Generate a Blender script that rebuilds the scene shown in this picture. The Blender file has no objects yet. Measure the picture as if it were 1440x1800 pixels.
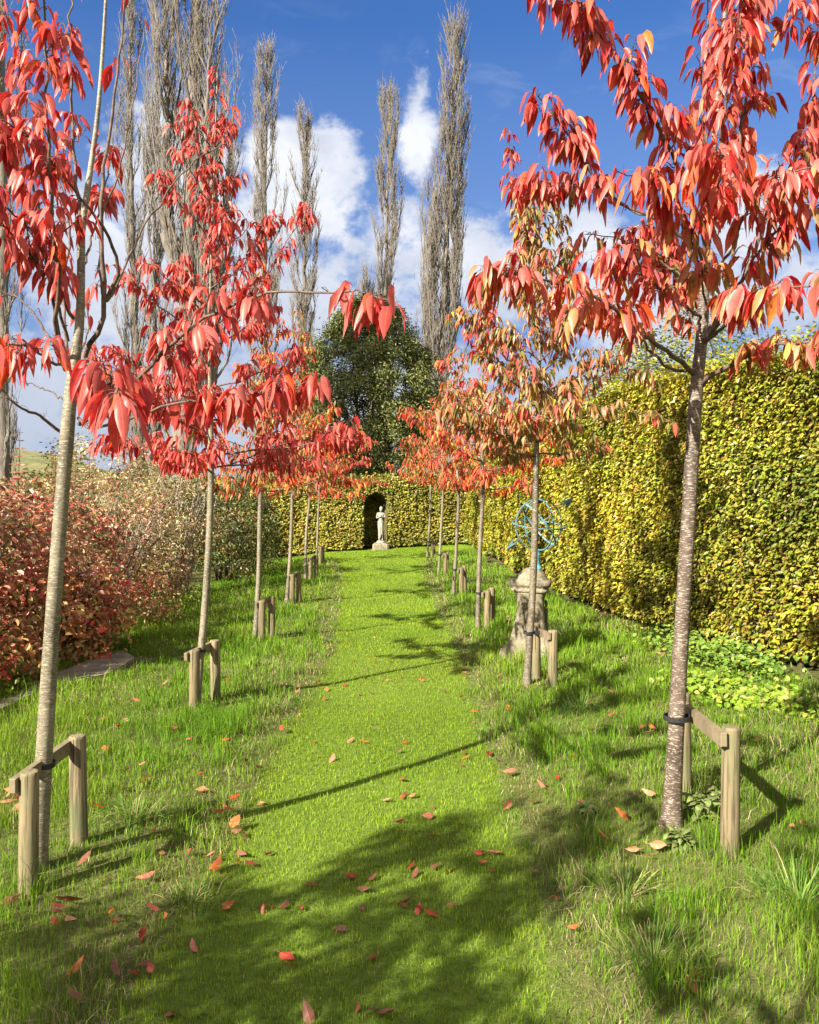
import bpy, math, random
import numpy as np
from math import sin, cos, pi, radians
from mathutils import Vector

SC = bpy.context.scene
COL = SC.collection
F = 1457.0; CAMZ = 1.65; HY = 880.0
rng = np.random.default_rng(7)
random.seed(7)

# ------------------------------------------------------------------ basics
def sstep(a, b, x):
    t = np.clip((np.asarray(x, float) - a) / (b - a), 0, 1)
    return t * t * (3 - 2 * t)

def vnoise(x, y, seed=0):
    """smooth value noise, vectorised"""
    x = np.asarray(x, float); y = np.asarray(y, float)
    xi = np.floor(x).astype(np.int64); yi = np.floor(y).astype(np.int64)
    xf = x - xi; yf = y - yi
    u = xf * xf * (3 - 2 * xf); v = yf * yf * (3 - 2 * yf)
    def h(a, b):
        n = (a * 374761393 + b * 668265263 + seed * 1442695041) & 0x7fffffff
        n = ((n ^ (n >> 13)) * 1274126177) & 0x7fffffff
        n = n ^ (n >> 16)
        return (n & 0xffff) / 65535.0
    return ((h(xi, yi) * (1 - u) + h(xi + 1, yi) * u) * (1 - v) + (h(xi, yi + 1) * (1 - u) + h(xi + 1, yi + 1) * u) * v)

def fbm(x, y, seed=0, o=4):
    s = 0; a = .5; f = 1.0
    for k in range(o):
        s = s + a * vnoise(np.asarray(x) * f, np.asarray(y) * f, seed + k * 17); a *= .5; f *= 2.03
    return s

def hedge_x(y):
    return np.interp(y, [-6, 2, 6, 8, 10, 14, 20, 31, 40], [3.9, 3.6, 3.22, 2.92, 2.72, 2.5, 2.15, 1.88, 1.6])

def path_c(y):
    return np.interp(y, [-6, 2.6, 4.2, 8.9, 18.5, 28], [-.25, -.2, -.16, -.15, -.6, -.95])

def path_w(y):
    return np.interp(y, [-6, 4.2, 9, 18, 24, 27], [.66, .67, .64, .85, 1.3, 4.5])

def gz(x, y):
    x = np.asarray(x, float); y = np.asarray(y, float)
    near = 1 - sstep(6, 14, y)
    z = .10 * sstep(.5, 1.6, x) * near + .05 * sstep(.4, 1.2, np.abs(x - path_c(y))) * (1 - sstep(20, 26, y))
    z = z + .10 * sstep(2.4, 3.3, x) * near - .10 * sstep(-2.6, -4.0, x)
    z = z + .050 * np.clip(x + 1.0, -8, 6) * sstep(15, 27, y) * (1 - sstep(50, 90, y))
    z = z + (.02 * (vnoise(x * 1.3, y * 1.3, 3) - .5) + .012 * (vnoise(x * 4, y * 4, 5) - .5)) * (1 - sstep(60, 90, np.abs(y) + np.abs(x)))
    return z

def G(px, py):
    d = F * CAMZ / (py - HY)
    for _ in range(12):
        x = (px - 720) / F * d
        d = F * (CAMZ - float(gz(x, d))) / (py - HY)
    x = (px - 720) / F * d
    return np.array([x, d, float(gz(x, d))])

def W(px, py, d):
    return np.array([(px - 720) / F * d, d, CAMZ - (py - HY) / F * d])

# ------------------------------------------------------------------ materials
def new_mat(name):
    m = bpy.data.materials.new(name); m.use_nodes = True
    nt = m.node_tree; nt.nodes.clear()
    return m, nt, nt.nodes, nt.links

class NT:
    """tiny node helper"""
    def __init__(s, nt): s.nt = nt; s.n = nt.nodes; s.l = nt.links
    def node(s, t, **kw):
        nd = s.n.new(t)
        for k, v in kw.items(): setattr(nd, k, v)
        return nd
    def put(s, sock, v):
        if isinstance(v, bpy.types.NodeSocket): s.l.new(v, sock)
        else:
            try: sock.default_value = v
            except Exception:
                sock.default_value = (v[0], v[1], v[2], 1.0)
    def math(s, op, a, b=0.0, c=None, clamp=False):
        nd = s.node('ShaderNodeMath', operation=op); nd.use_clamp = clamp
        s.put(nd.inputs[0], a); s.put(nd.inputs[1], b)
        if c is not None: s.put(nd.inputs[2], c)
        return nd.outputs[0]
    def mix(s, fac, a, b, mode='MIX'):
        nd = s.node('ShaderNodeMix', data_type='RGBA', blend_type=mode)
        s.put(nd.inputs[0], fac); s.put(nd.inputs[6], a if isinstance(a, bpy.types.NodeSocket) else (*a[:3], 1)); s.put(nd.inputs[7], b if isinstance(b, bpy.types.NodeSocket) else (*b[:3], 1))
        return nd.outputs[2]
    def ramp(s, fac, stops):
        nd = s.node('ShaderNodeValToRGB'); cr = nd.color_ramp
        while len(cr.elements) < len(stops): cr.elements.new(.5)
        for e, (p, c) in zip(cr.elements, stops):
            e.position = p; e.color = (*c[:3], 1) if not isinstance(c, float) else (c, c, c, 1)
        s.put(nd.inputs[0], fac); return nd.outputs[0]
    def noise(s, vec, scale, detail=4, rough=.55, dist=0):
        nd = s.node('ShaderNodeTexNoise'); s.put(nd.inputs['Scale'], scale); nd.inputs['Detail'].default_value = detail
        nd.inputs['Roughness'].default_value = rough; nd.inputs['Distortion'].default_value = dist
        if vec is not None: s.l.new(vec, nd.inputs['Vector'])
        return nd.outputs[0]
    def mapping(s, vec, scale):
        nd = s.node('ShaderNodeMapping'); nd.inputs['Scale'].default_value = scale
        s.l.new(vec, nd.inputs['Vector']); return nd.outputs[0]

def leaf_mat(name, trans=.35, rough=.45, vein=True, spec=.4, under=(1, 1, 1), underf=.0):
    m, nt, N, L = new_mat(name); h = NT(nt)
    at = h.node('ShaderNodeAttribute', attribute_name='col')
    c = at.outputs['Color']
    tc = h.node('ShaderNodeTexCoord')
    nz = h.noise(tc.outputs['Object'], 45, 3)
    c = h.mix(1, c, h.ramp(nz, [(.3, .72), (.7, 1.22)]), 'MULTIPLY')
    bl = h.noise(tc.outputs['Object'], 75, 4, .7)
    c = h.mix(h.ramp(bl, [(.60, 0.0), (.70, .55)]), c, h.mix(.6, c, (.16, .07, .025)))
    if vein:
        uv = h.node('ShaderNodeAttribute', attribute_name='luv')
        sp = h.node('ShaderNodeSeparateXYZ'); L.new(uv.outputs['Vector'], sp.inputs[0])
        au = h.math('ABSOLUTE', sp.outputs[0])
        v = h.math('SUBTRACT', sp.outputs[1], h.math('MULTIPLY', au, .22))
        w = h.math('SINE', h.math('MULTIPLY', v, 62.0))
        line = h.math('GREATER_THAN', w, .86)
        mid = h.math('LESS_THAN', au, .07)
        f = h.math('MAXIMUM', h.math('MULTIPLY', line, .22), h.math('MULTIPLY', mid, .5))
        c = h.mix(f, c, h.mix(.5, c, (.75, .35, .2)))
    if underf > 0:
        ge = h.node('ShaderNodeNewGeometry')
        c = h.mix(h.math('MULTIPLY', ge.outputs['Backfacing'], underf), c, under)
    p = h.node('ShaderNodeBsdfPrincipled'); L.new(c, p.inputs['Base Color'])
    p.inputs['Roughness'].default_value = rough; p.inputs['Specular IOR Level'].default_value = spec
    t = h.node('ShaderNodeBsdfTranslucent'); L.new(h.mix(1, c, (1.18, .98, .86), 'MULTIPLY'), t.inputs['Color'])
    mx = h.node('ShaderNodeMixShader'); mx.inputs[0].default_value = trans
    L.new(p.outputs[0], mx.inputs[1]); L.new(t.outputs[0], mx.inputs[2])
    o = h.node('ShaderNodeOutputMaterial'); L.new(mx.outputs[0], o.inputs[0])
    return m

def solid_mat(name, stops, scale=8, rough=.8, stretch=(1, 1, 1), bump=.3, bscale=None, detail=6, spec=.3, extra=None, bdist=.01):
    m, nt, N, L = new_mat(name); h = NT(nt)
    tc = h.node('ShaderNodeTexCoord'); v = h.mapping(tc.outputs['Object'], stretch)
    nz = h.noise(v, scale, detail, .6)
    c = h.ramp(nz, stops)
    if extra: c = extra(h, tc, v, c)
    p = h.node('ShaderNodeBsdfPrincipled'); L.new(c, p.inputs['Base Color'])
    p.inputs['Roughness'].default_value = rough; p.inputs['Specular IOR Level'].default_value = spec
    b = h.node('ShaderNodeBump'); b.inputs['Strength'].default_value = bump; b.inputs['Distance'].default_value = bdist
    L.new(h.noise(v, bscale or scale * 3, 5, .65), b.inputs['Height']); L.new(b.outputs[0], p.inputs['Normal'])
    o = h.node('ShaderNodeOutputMaterial'); L.new(p.outputs[0], o.inputs[0])
    return m

M = {}
def bark_mat(name, dark, mid, light, streak, amount):
    def ex(h, tc, v, c):
        lich = h.noise(tc.outputs['Object'], 26, 5, .7)
        c = h.mix(h.ramp(lich, [(.60, 0.0), (.68, .4)]), c, (.30, .29, .22))
        # horizontal lenticels
        vm = h.mapping(tc.outputs['Object'], (46, 46, 300))
        n1 = h.noise(vm, 1.0, 3, .6, .3)
        f = h.ramp(n1, [(amount, 0.0), (amount + .06, 1.0)])
        c = h.mix(f, c, streak)
        vm2 = h.mapping(tc.outputs['Object'], (30, 30, 190))
        n2 = h.noise(vm2, 1.0, 4, .7)
        f2 = h.ramp(n2, [(.52, 0.0), (.60, 1.0)])
        return h.mix(h.math('MULTIPLY', f2, .7), c, dark)
    return solid_mat(name, [(.3, dark), (.5, mid), (.72, light)], 7, .55, (1, 1, .6), .5, 60, spec=.35, extra=ex, bdist=.004)

M['bark_brown'] = bark_mat('cherry_bark_brown', (.042, .028, .02), (.10, .068, .048), (.18, .14, .10), (.42, .38, .31), .56)
M['bark_pale'] = bark_mat('cherry_bark_pale', (.065, .052, .034), (.17, .145, .095), (.27, .235, .165), (.40, .37, .28), .56)
M['bark_mid'] = bark_mat('cherry_bark_mid', (.05, .038, .026), (.14, .11, .074), (.24, .20, .14), (.40, .37, .29), .57)
M['twig'] = solid_mat('twig_bark', [(.3, (.05, .03, .025)), (.7, (.17, .12, .09))], 30, .7)
M['leaf'] = leaf_mat('autumn_leaf', .42, .40, True, .35, (.60, .26, .20), .22)
M['leaf_far'] = leaf_mat('autumn_leaf_small', .42, .5, False, .25, (.60, .26, .20), .18)
M['hedge_leaf'] = leaf_mat('hedge_leaf', .30, .42, False, .4)
M['ever_leaf'] = leaf_mat('evergreen_leaf', .12, .5, False, .35)
M['grass'] = leaf_mat('grass_blade', .38, .6, False, .10)
M['poplar_bark'] = solid_mat('poplar_bark', [(.25, (.085, .070, .056)), (.5, (.155, .132, .108)), (.75, (.235, .205, .17))], 3, .85, (2, 2, .5), .6, 9, bdist=.05)
M['dark_stem'] = solid_mat('dark_stem', [(.3, (.035, .025, .015)), (.7, (.12, .09, .055))], 14, .85)
M['pale_stem'] = solid_mat('pale_stem', [(.3, (.20, .16, .11)), (.7, (.42, .36, .27))], 14, .8)
M['core'] = solid_mat('hedge_twiggery', [(.3, (.06, .05, .018)), (.7, (.15, .13, .04))], 9, .95, bump=1, bdist=.05)
def wood_ex(h, tc, v, c):
    vm = h.mapping(tc.outputs['Object'], (60, 60, 3))
    n = h.noise(vm, 1, 4, .6)
    c = h.mix(h.ramp(n, [(.5, 0.0), (.62, .85)]), c, (.06, .047, .03))
    vc = h.mapping(tc.outputs['Object'], (95, 95, 2.2)); c = h.mix(h.ramp(h.noise(vc, 1, 2, .5), [(.66, 0.0), (.69, .9)]), c, (.02, .015, .01))
    vm = h.mapping(tc.outputs['Object'], (4, 4, 4)); n = h.noise(vm, 1, 3)
    return h.mix(h.ramp(n, [(.45, 0.0), (.65, .6)]), c, (.10, .12, .05))
M['post'] = solid_mat('weathered_timber', [(.3, (.14, .105, .055)), (.7, (.27, .215, .12))], 6, .8, (1, 1, .15), .5, 30, extra=wood_ex, bdist=.004)
M['rail'] = solid_mat('weathered_rail', [(.3, (.12, .095, .055)), (.7, (.24, .19, .115))], 8, .8, (1, 1, 1), .5, 30, bdist=.004)
M['strap'] = solid_mat('rubber_strap', [(.3, (.012, .012, .012)), (.7, (.03, .03, .03))], 20, .6)
def stone_ex(h, tc, v, c):
    n = h.noise(tc.outputs['Object'], 9, 6, .7)
    c = h.mix(h.ramp(n, [(.5, 0.0), (.66, .85)]), c, (.065, .058, .042))
    n = h.noise(tc.outputs['Object'], 38, 3, .6)
    return h.mix(h.ramp(n, [(.58, 0.0), (.66, .6)]), c, (.38, .36, .27))
M['stone'] = solid_mat('lichened_stone', [(.3, (.15, .125, .08)), (.7, (.27, .23, .155))], 5, .9, bump=.8, bscale=40, extra=stone_ex, bdist=.008)
def statue_ex(h, tc, v, c):
    n = h.noise(tc.outputs['Object'], 7, 5, .7)
    return h.mix(h.ramp(n, [(.55, 0.0), (.72, .7)]), c, (.18, .165, .13))
M['statue'] = solid_mat('statue_stone', [(.3, (.22, .20, .165)), (.7, (.37, .345, .29))], 6, .85, bump=.5, extra=statue_ex, bdist=.006)
M['verdigris'] = solid_mat('verdigris_metal', [(.3, (.055, .11, .13)), (.55, (.11, .20, .24)), (.8, (.20, .31, .34))], 14, .6, bump=.3, bdist=.003)
M['verdigris_bright'] = solid_mat('verdigris_bright', [(.3, (.05, .20, .24)), (.7, (.13, .36, .40))], 14, .6, bump=.3, bdist=.003)

# ------------------------------------------------------------------ mesh building
class MB:
    def __init__(s): s.v = []; s.q = []; s.t = []; s.c = []; s.u = []; s.n = 0
    def add(s, v, q=None, t=None, c=None, u=None):
        v = np.asarray(v, np.float32).reshape(-1, 3); n = len(v)
        if n == 0: return
        s.v.append(v)
        if q is not None and len(q): s.q.append(np.asarray(q, np.int64).reshape(-1, 4) + s.n)
        if t is not None and len(t): s.t.append(np.asarray(t, np.int64).reshape(-1, 3) + s.n)
        if c is None: c = np.ones((n, 3), np.float32) * .5
        s.c.append(np.asarray(c, np.float32).reshape(-1, 3))
        if u is None: u = np.zeros((n, 2), np.float32)
        s.u.append(np.asarray(u, np.float32).reshape(-1, 2))
        s.n += n
    def build(s, name, mat, parent=None, smooth=False, origin=None):
        v = np.concatenate(s.v); c = np.concatenate(s.c); u = np.concatenate(s.u)
        if origin is not None: v = v - np.asarray(origin, np.float32)
        q = np.concatenate(s.q) if s.q else np.zeros((0, 4), np.int64)
        t = np.concatenate(s.t) if s.t else np.zeros((0, 3), np.int64)
        me = bpy.data.meshes.new(name)
        me.vertices.add(len(v)); me.vertices.foreach_set('co', v.ravel())
        li = np.concatenate([q.ravel(), t.ravel()]).astype(np.int32)
        me.loops.add(len(li)); me.loops.foreach_set('vertex_index', li)
        nq, ntr = len(q), len(t)
        ls = np.concatenate([np.arange(nq) * 4, nq * 4 + np.arange(ntr) * 3]).astype(np.int32)
        me.polygons.add(nq + ntr); me.polygons.foreach_set('loop_start', ls)
        me.polygons.foreach_set('use_smooth', np.full(nq + ntr, smooth, bool))
        a = me.attributes.new('col', 'FLOAT_COLOR', 'POINT')
        a.data.foreach_set('color', np.concatenate([c, np.ones((len(c), 1), np.float32)], 1).ravel())
        a = me.attributes.new('luv', 'FLOAT_VECTOR', 'POINT')
        a.data.foreach_set('vector', np.concatenate([u, np.zeros((len(u), 1), np.float32)], 1).ravel())
        me.update(calc_edges=True); me.validate()
        me.materials.append(mat)
        o = bpy.data.objects.new(name, me); COL.objects.link(o)
        if origin is not None and parent is None: o.location = origin
        if parent is not None: o.parent = parent
        return o

def tag(o, label=None, cat=None, group=None, kind=None):
    if label: o['label'] = label
    if cat: o['category'] = cat
    if group: o['group'] = group
    if kind: o['kind'] = kind
    return o

def thing(name, loc, label, cat, group=None):
    o = bpy.data.objects.new(name, None); COL.objects.link(o)
    o.location = tuple(float(a) for a in loc); o.empty_display_size = .2
    return tag(o, label, cat, group)

def norm(a): return a / np.maximum(np.linalg.norm(a, axis=-1, keepdims=True), 1e-9)

def tubes(mb, P, R, k=5, c=None):
    """P (N,K,3) polylines, R (N,K) radii -> tubes with k sides"""
    P = np.asarray(P, float); R = np.asarray(R, float)
    if P.ndim == 2: P = P[None]; R = R[None]
    N_, K, _ = P.shape
    T = np.empty_like(P); T[:, 1:-1] = P[:, 2:] - P[:, :-2]; T[:, 0] = P[:, 1] - P[:, 0]; T[:, -1] = P[:, -1] - P[:, -2]
    T = norm(T)
    ref = np.where(np.abs(T[:, :1, 2:3]) > .8, np.array([1., 0, 0]), np.array([0, 0, 1.]))
    ref = np.broadcast_to(ref, T.shape)
    A = norm(np.cross(T, ref)); B = np.cross(T, A)
    th = np.arange(k) / k * 2 * pi
    V = P[:, :, None] + R[:, :, None, None] * (A[:, :, None] * np.cos(th)[:, None] + B[:, :, None] * np.sin(th)[:, None])
    idx = np.arange(N_ * K * k).reshape(N_, K, k)
    a = idx[:, :-1]; b = idx[:, 1:]
    q = np.stack([a, np.roll(a, -1, 2), np.roll(b, -1, 2), b], -1).reshape(-1, 4)
    cc = None if c is None else np.broadcast_to(c, (N_ * K * k, 3))
    mb.add(V.reshape(-1, 3), q, c=cc)

def cap_disc(mb, c, r, k=12, n=(0, 0, 1)):
    th = np.arange(k) / k * 2 * pi
    v = np.concatenate([[c], np.asarray(c) + np.stack([r * np.cos(th), r * np.sin(th), 0 * th], 1)])
    mb.add(v, t=[(0, i + 1, (i + 1) % k + 1) for i in range(k)])

def spline(pts, n):
    """Catmull-Rom resample (rows may carry extra columns such as radius)"""
    p = np.asarray(pts, float)
    if len(p) == 2:
        t = np.linspace(0, 1, n)[:, None]; return p[0] * (1 - t) + p[1] * t
    seg = np.linalg.norm(np.diff(p[:, :3], axis=0), axis=1); s = np.concatenate([[0], np.cumsum(seg)])
    t = np.linspace(0, s[-1], n)
    i = np.clip(np.searchsorted(s, t, 'right') - 1, 0, len(seg) - 1)
    u = ((t - s[i]) / seg[i])[:, None]
    pe = np.concatenate([[2 * p[0] - p[1]], p, [2 * p[-1] - p[-2]]])
    a, b, c_, d = pe[i], pe[i + 1], pe[i + 2], pe[i + 3]
    return .5 * (2 * b + (c_ - a) * u + (2 * a - 5 * b + 4 * c_ - d) * u ** 2 + (-a + 3 * b - 3 * c_ + d) * u ** 3)

def leaves(mb, P, D, L, Wd, droop, col, r, ns=5, fold=.35, roll=.6, dpow=.6, down=(0, 0, -1)):
    """curved, folded leaves. P,D (N,3)"""
    n = len(P)
    if n == 0: return
    t = np.linspace(0, 1, ns)
    L = np.broadcast_to(L, (n,)); Wd = np.broadcast_to(Wd, (n,)); droop = np.broadcast_to(droop, (n,))
    g = droop[:, None] * t[None] ** dpow
    dn = np.asarray(down, float)
    dirs = norm(D[:, None] * (1 - g[..., None]) + dn * g[..., None])
    step = (L / (ns - 1))[:, None, None]
    mid = np.concatenate([P[:, None], P[:, None] + np.cumsum(dirs[:, :-1] * step, 1)], 1)
    S = norm(np.cross(D, dn) + 1e-4)
    ang = r.normal(0, roll, n)
    ax = norm(D + dn * .8)
    S = S * np.cos(ang)[:, None] + np.cross(ax, S) * np.sin(ang)[:, None]
    S = norm(S[:, None] - dirs * np.sum(S[:, None] * dirs, -1, keepdims=True))
    Nn = np.cross(S, dirs)
    prof = np.interp(t, [0, .12, .3, .48, .7, .88, 1], [0.0, .55, .93, 1.0, .70, .27, 0])
    w = Wd[:, None] * .5 * prof[None]
    fo = fold + r.normal(0, .15, n)
    e = Nn * (w * fo[:, None])[..., None]
    wob = (r.normal(0, .10, (n, ns)) * w)[..., None] * Nn
    Lf = mid + S * w[..., None] + e + wob; Rt = mid - S * w[..., None] + e - wob
    V = np.stack([Lf, mid, Rt], 2)          # n,ns,3,3
    V = V.reshape(n, ns * 3, 3)
    per = ns * 3
    q = []; tr = []
    for k in range(ns - 1):
        a = k * 3; b = a + 3
        if k == 0: tr += [(1, b, b + 1), (1, b + 1, b + 2)]
        elif k == ns - 2: tr += [(a, b + 1, a + 1), (a + 1, b + 1, a + 2)]
        else: q += [(a, b, b + 1, a + 1), (a + 1, b + 1, b + 2, a + 2)]
    off = (np.arange(n) * per)[:, None, None]
    Q = (np.array(q)[None] + off).reshape(-1, 4) if q else None
    T = (np.array(tr)[None] + off).reshape(-1, 3)
    cc = np.repeat(col, per, 0)
    uu = np.stack(np.broadcast_arrays(np.array([1., 0, -1])[None, None, :], t[None, :, None] * np.ones((n, 1, 1))), -1).reshape(-1, 2)
    mb.add(V.reshape(-1, 3), Q, T, cc, uu)

def ovals(mb, P, Nn, L, Wd, col, r, fold=.25):
    """small two-quad leaves: P centre, Nn facing normal"""
    n = len(P)
    rnd = norm(r.normal(0, 1, (n, 3)))
    U = norm(np.cross(Nn, rnd)); S = np.cross(Nn, U)
    L = np.broadcast_to(L, (n,))[:, None]; Wd = np.broadcast_to(Wd, (n,))[:, None]
    b = P - U * L * .5; tip = P + U * L * .5
    f = Nn * Wd * fold
    l1 = P - U * L * .2 + S * Wd * .45 + f; l2 = P + U * L * .18 + S * Wd * .42 + f
    r1 = P - U * L * .2 - S * Wd * .45 + f; r2 = P + U * L * .18 - S * Wd * .42 + f
    V = np.stack([b, l1, l2, tip, r2, r1], 1).reshape(-1, 3)
    o = (np.arange(n) * 6)[:, None, None]
    Q = (np.array([(0, 1, 2, 3), (0, 3, 4, 5)])[None] + o).reshape(-1, 4)
    mb.add(V, Q, None, np.repeat(col, 6, 0))

def pick(r, n, pal):
    """pal: list of (weight, rgb)"""
    w = np.array([p[0] for p in pal], float); w /= w.sum()
    c = np.array([p[1] for p in pal], float)[r.choice(len(pal), n, p=w)]
    c = c * r.uniform(.78, 1.22, (n, 1)) * r.uniform(.92, 1.08, (n, 3))
    return np.clip(c, 0, .9)

RED = (.46, .020, .022); CRIM = (.30, .012, .020); CORAL = (.55, .070, .058); PINK = (.58, .135, .12)
ORED = (.62, .075, .015); ORNG = (.60, .20, .035); YEL = (.60, .45, .05); OLIVE = (.20, .18, .03); GREEN = (.12, .17, .03); TAN = (.42, .24, .09)
PAL_RED = [(5, RED), (1.6, CRIM), (4, CORAL), (1.6, PINK), (1.2, ORED)]
PAL_R1 = [(4, RED), (1.2, CRIM), (5, CORAL), (2.2, ORED), (3.4, PINK), (.1, YEL), (.3, ORNG), (.5, TAN)]
PAL_R1LOW = [(1.4, RED), (2, ORED), (3, CORAL), (1.2, ORNG), (.35, YEL), (1.9, OLIVE), (2.4, TAN)]
PAL_OLIVE = [(4.5, OLIVE), (2.6, GREEN), (2.0, TAN), (1.5, CORAL), (1.0, ORED), (1.0, ORNG), (.4, YEL)]
PAL_ORANGE = [(4, ORED), (1.6, RED), (3.6, ORNG), (1.6, CORAL), (2.2, OLIVE), (.9, YEL)]
PAL_MIX = [(1.6, RED), (2, ORED), (2, ORNG), (3.0, OLIVE), (1.8, GREEN), (1.3, CORAL), (.7, YEL)]

# ------------------------------------------------------------------ avenue trees
def leaf_nodes(mb, twig_mb, Q, T, pal_fn, r, L=.12, m=(3, 6), ns=5, petiole=True, spur=.03, Wr=.27):
    """a drooping rosette of leaves at every node"""
    n = len(Q)
    if n == 0: return
    cnt = np.round(r.integers(m[0], m[1] + 1, n) * 1.2).astype(int)
    idx = np.repeat(np.arange(n), cnt); k = len(idx)
    az = r.uniform(0, 2 * pi, k)
    hor = np.stack([np.cos(az), np.sin(az), np.zeros(k)], 1)
    D = norm(hor * .8 + T[idx] * .45 + np.array([0, 0, 1.]) * r.normal(.02, .28, k)[:, None])
    base = Q[idx] + r.normal(0, .008, (k, 3))
    pl = r.uniform(.5, 1.3, k) * spur
    P = base + D * pl[:, None] + np.array([0, 0, -.15]) * pl[:, None]
    LL = L * .98 * r.uniform(.5, 1.25, k)
    col = pal_fn(P, k)
    leaves(mb, P, norm(D + np.array([0, 0, -.55])), LL, LL * Wr * r.uniform(.65, 1.25, k), r.uniform(.80, 1.0, k), col, r, ns, fold=.55, roll=1.15, dpow=.30)
    if petiole and twig_mb is not None:
        pts = np.stack([base, (base + P) / 2 + np.array([0, 0, .004]), P], 1)
        tubes(twig_mb, pts, np.broadcast_to([.0011, .0010, .0009], (k, 3)), 3)

def side_twigs(r, line, rad, n, length, t0=.2, t1=1.0, up=.45):
    """twigs off a resampled polyline (K,3); returns (n,5,3), (n,5)"""
    K = len(line)
    t = np.sort(r.uniform(t0, t1, n)) * (K - 1)
    i = np.clip(t.astype(int), 0, K - 2); f = (t - i)[:, None]
    P = line[i] * (1 - f) + line[i + 1] * f; T = norm(line[i + 1] - line[i])
    az = r.uniform(0, 2 * pi, n)
    hor = np.stack([np.cos(az), np.sin(az), np.zeros(n)], 1)
    hor = norm(hor - T * np.sum(hor * T, 1, keepdims=True))
    D = norm(hor * .8 + T * .6 + np.array([0, 0, up]))
    LL = length * r.uniform(.5, 1.15, n) * (1.1 - .5 * (t / (K - 1)))
    s = np.linspace(0, 1, 5)[None, :, None]
    bend = np.array([0, 0, 1.]) * (s ** 2) * LL[:, None, None] * r.normal(.02, .14, n)[:, None, None]
    pts = P[:, None] + D[:, None] * s * LL[:, None, None] + bend + r.normal(0, .006, (n, 5, 3)) * (s > 0)
    rr = np.linspace(1, .4, 5)[None] * np.minimum(rad, .0042) * r.uniform(.7, 1.1, n)[:, None]
    return pts, rr

def nodes_on(r, pts, spacing, t0=.15):
    """leaf nodes on (n,K,3) polylines"""
    Q = []; T = []
    for p in pts:
        seg = np.diff(p, axis=0); ll = np.linalg.norm(seg, axis=1); s = np.concatenate([[0], np.cumsum(ll)])
        k = max(1, int((1 - t0) * s[-1] / spacing))
        t = np.concatenate([s[-1] * (t0 + (1 - t0) * (np.arange(k) + r.uniform(0, 1, k)) / k), [s[-1]]])
        i = np.clip(np.searchsorted(s, t, 'right') - 1, 0, len(ll) - 1); f = ((t - s[i]) / np.maximum(ll[i], 1e-6))[:, None]
        Q.append(p[i] * (1 - f) + p[i + 1] * f); T.append(seg[i] / np.maximum(ll[i], 1e-6)[:, None])
    return np.concatenate(Q), np.concatenate(T)

def trunk_mesh(mb, base, pts, rads, k=14, n=40, flare=1.25, r=None):
    P = spline(np.concatenate([pts, np.array(rads)[:, None]], 1), n)
    R = P[:, 3].copy(); P = P[:, :3].copy()
    h = P[:, 2] - P[0, 2]
    R *= 1 + (flare - 1) * np.exp(-h / .10)
    if r is not None:
        R *= 1 + r.normal(0, .018, n)
    P0 = P[0] - np.array([0, 0, .12]); P = np.concatenate([[P0], P]); R = np.concatenate([[R[0] * 1.05], R])
    tubes(mb, P, R, k)
    return P, R

def manual_tree(base, leader, rads, branches, label, pal, seed, L, bark, ns=7, spk=1.0, low=None):
    """leader: [(px,py,d)], branches: [dict(p=[(px,py,d)..], r=radius, tw=number of twigs, tl=twig length, sp=node spacing, m=(lo,hi), t0=, pal=)]"""
    r = np.random.default_rng(seed)
    root = thing('ornamental_tree', base, label, 'tree', 'young red leaved trees of the avenue')
    B = np.array(base)
    lead = np.array([base] + [W(*p) for p in leader])
    tm = MB(); trunk_mesh(tm, base, lead, rads, r=r)
    o = tm.build('trunk', bark, root, True, B)
    bm_, lm = MB(), MB()
    for b in branches:
        P = np.array([W(*p) for p in b['p']])
        line = spline(P, 22); ln = np.linalg.norm(np.diff(line, axis=0), axis=1).sum()
        line[1:] += r.normal(0, .004, (21, 3))
        rr = np.linspace(b['r'], max(.0022, b['r'] * .28), 22)
        tubes(bm_, line, rr, 8)
        def pf(Pp, k, p=b.get('pal', pal)):
            c = pick(r, k, p)
            if low is not None:
                f = np.clip((low[2] - Pp[:, 2]) / (low[2] - low[1]), 0, 1) * .62
                c = np.where((r.random(k) < f)[:, None], pick(r, k, low[0]), c)
            return c
        t0 = b.get('t0', .25); Ln = b.get('L', L)
        if b.get('tw', 0):
            tp, tr_ = side_twigs(r, line, b['r'], max(1, int(b['tw'] / spk ** .7)), b.get('tl', .25), t0, b.get('t1', .97))
            tubes(bm_, tp, tr_, 5)
            Q, T = nodes_on(r, tp, b.get('sp', .06) * spk, .2)
            leaf_nodes(lm, bm_, Q, T, pf, r, Ln, b.get('m', (3, 5)), ns)
        if b.get('m', (1, 1))[1] > 0:
            Q, T = nodes_on(r, line[None] if 't1' not in b else line[None, :int(22 * b['t1'])], b.get('sp', .06) * spk, t0)
            leaf_nodes(lm, bm_, Q, T, pf, r, Ln, b.get('m', (3, 5)), ns)
        # short bare spurs
        k = int(ln / .09)
        sp, sr = side_twigs(r, line, .003, k, .035, .05, 1.0)
        tubes(bm_, sp, sr * .8, 4)
    bm_.build('branches', M['twig'], root, True, B)
    lm.build('foliage', M['leaf'], root, True, B)
    return root

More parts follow.
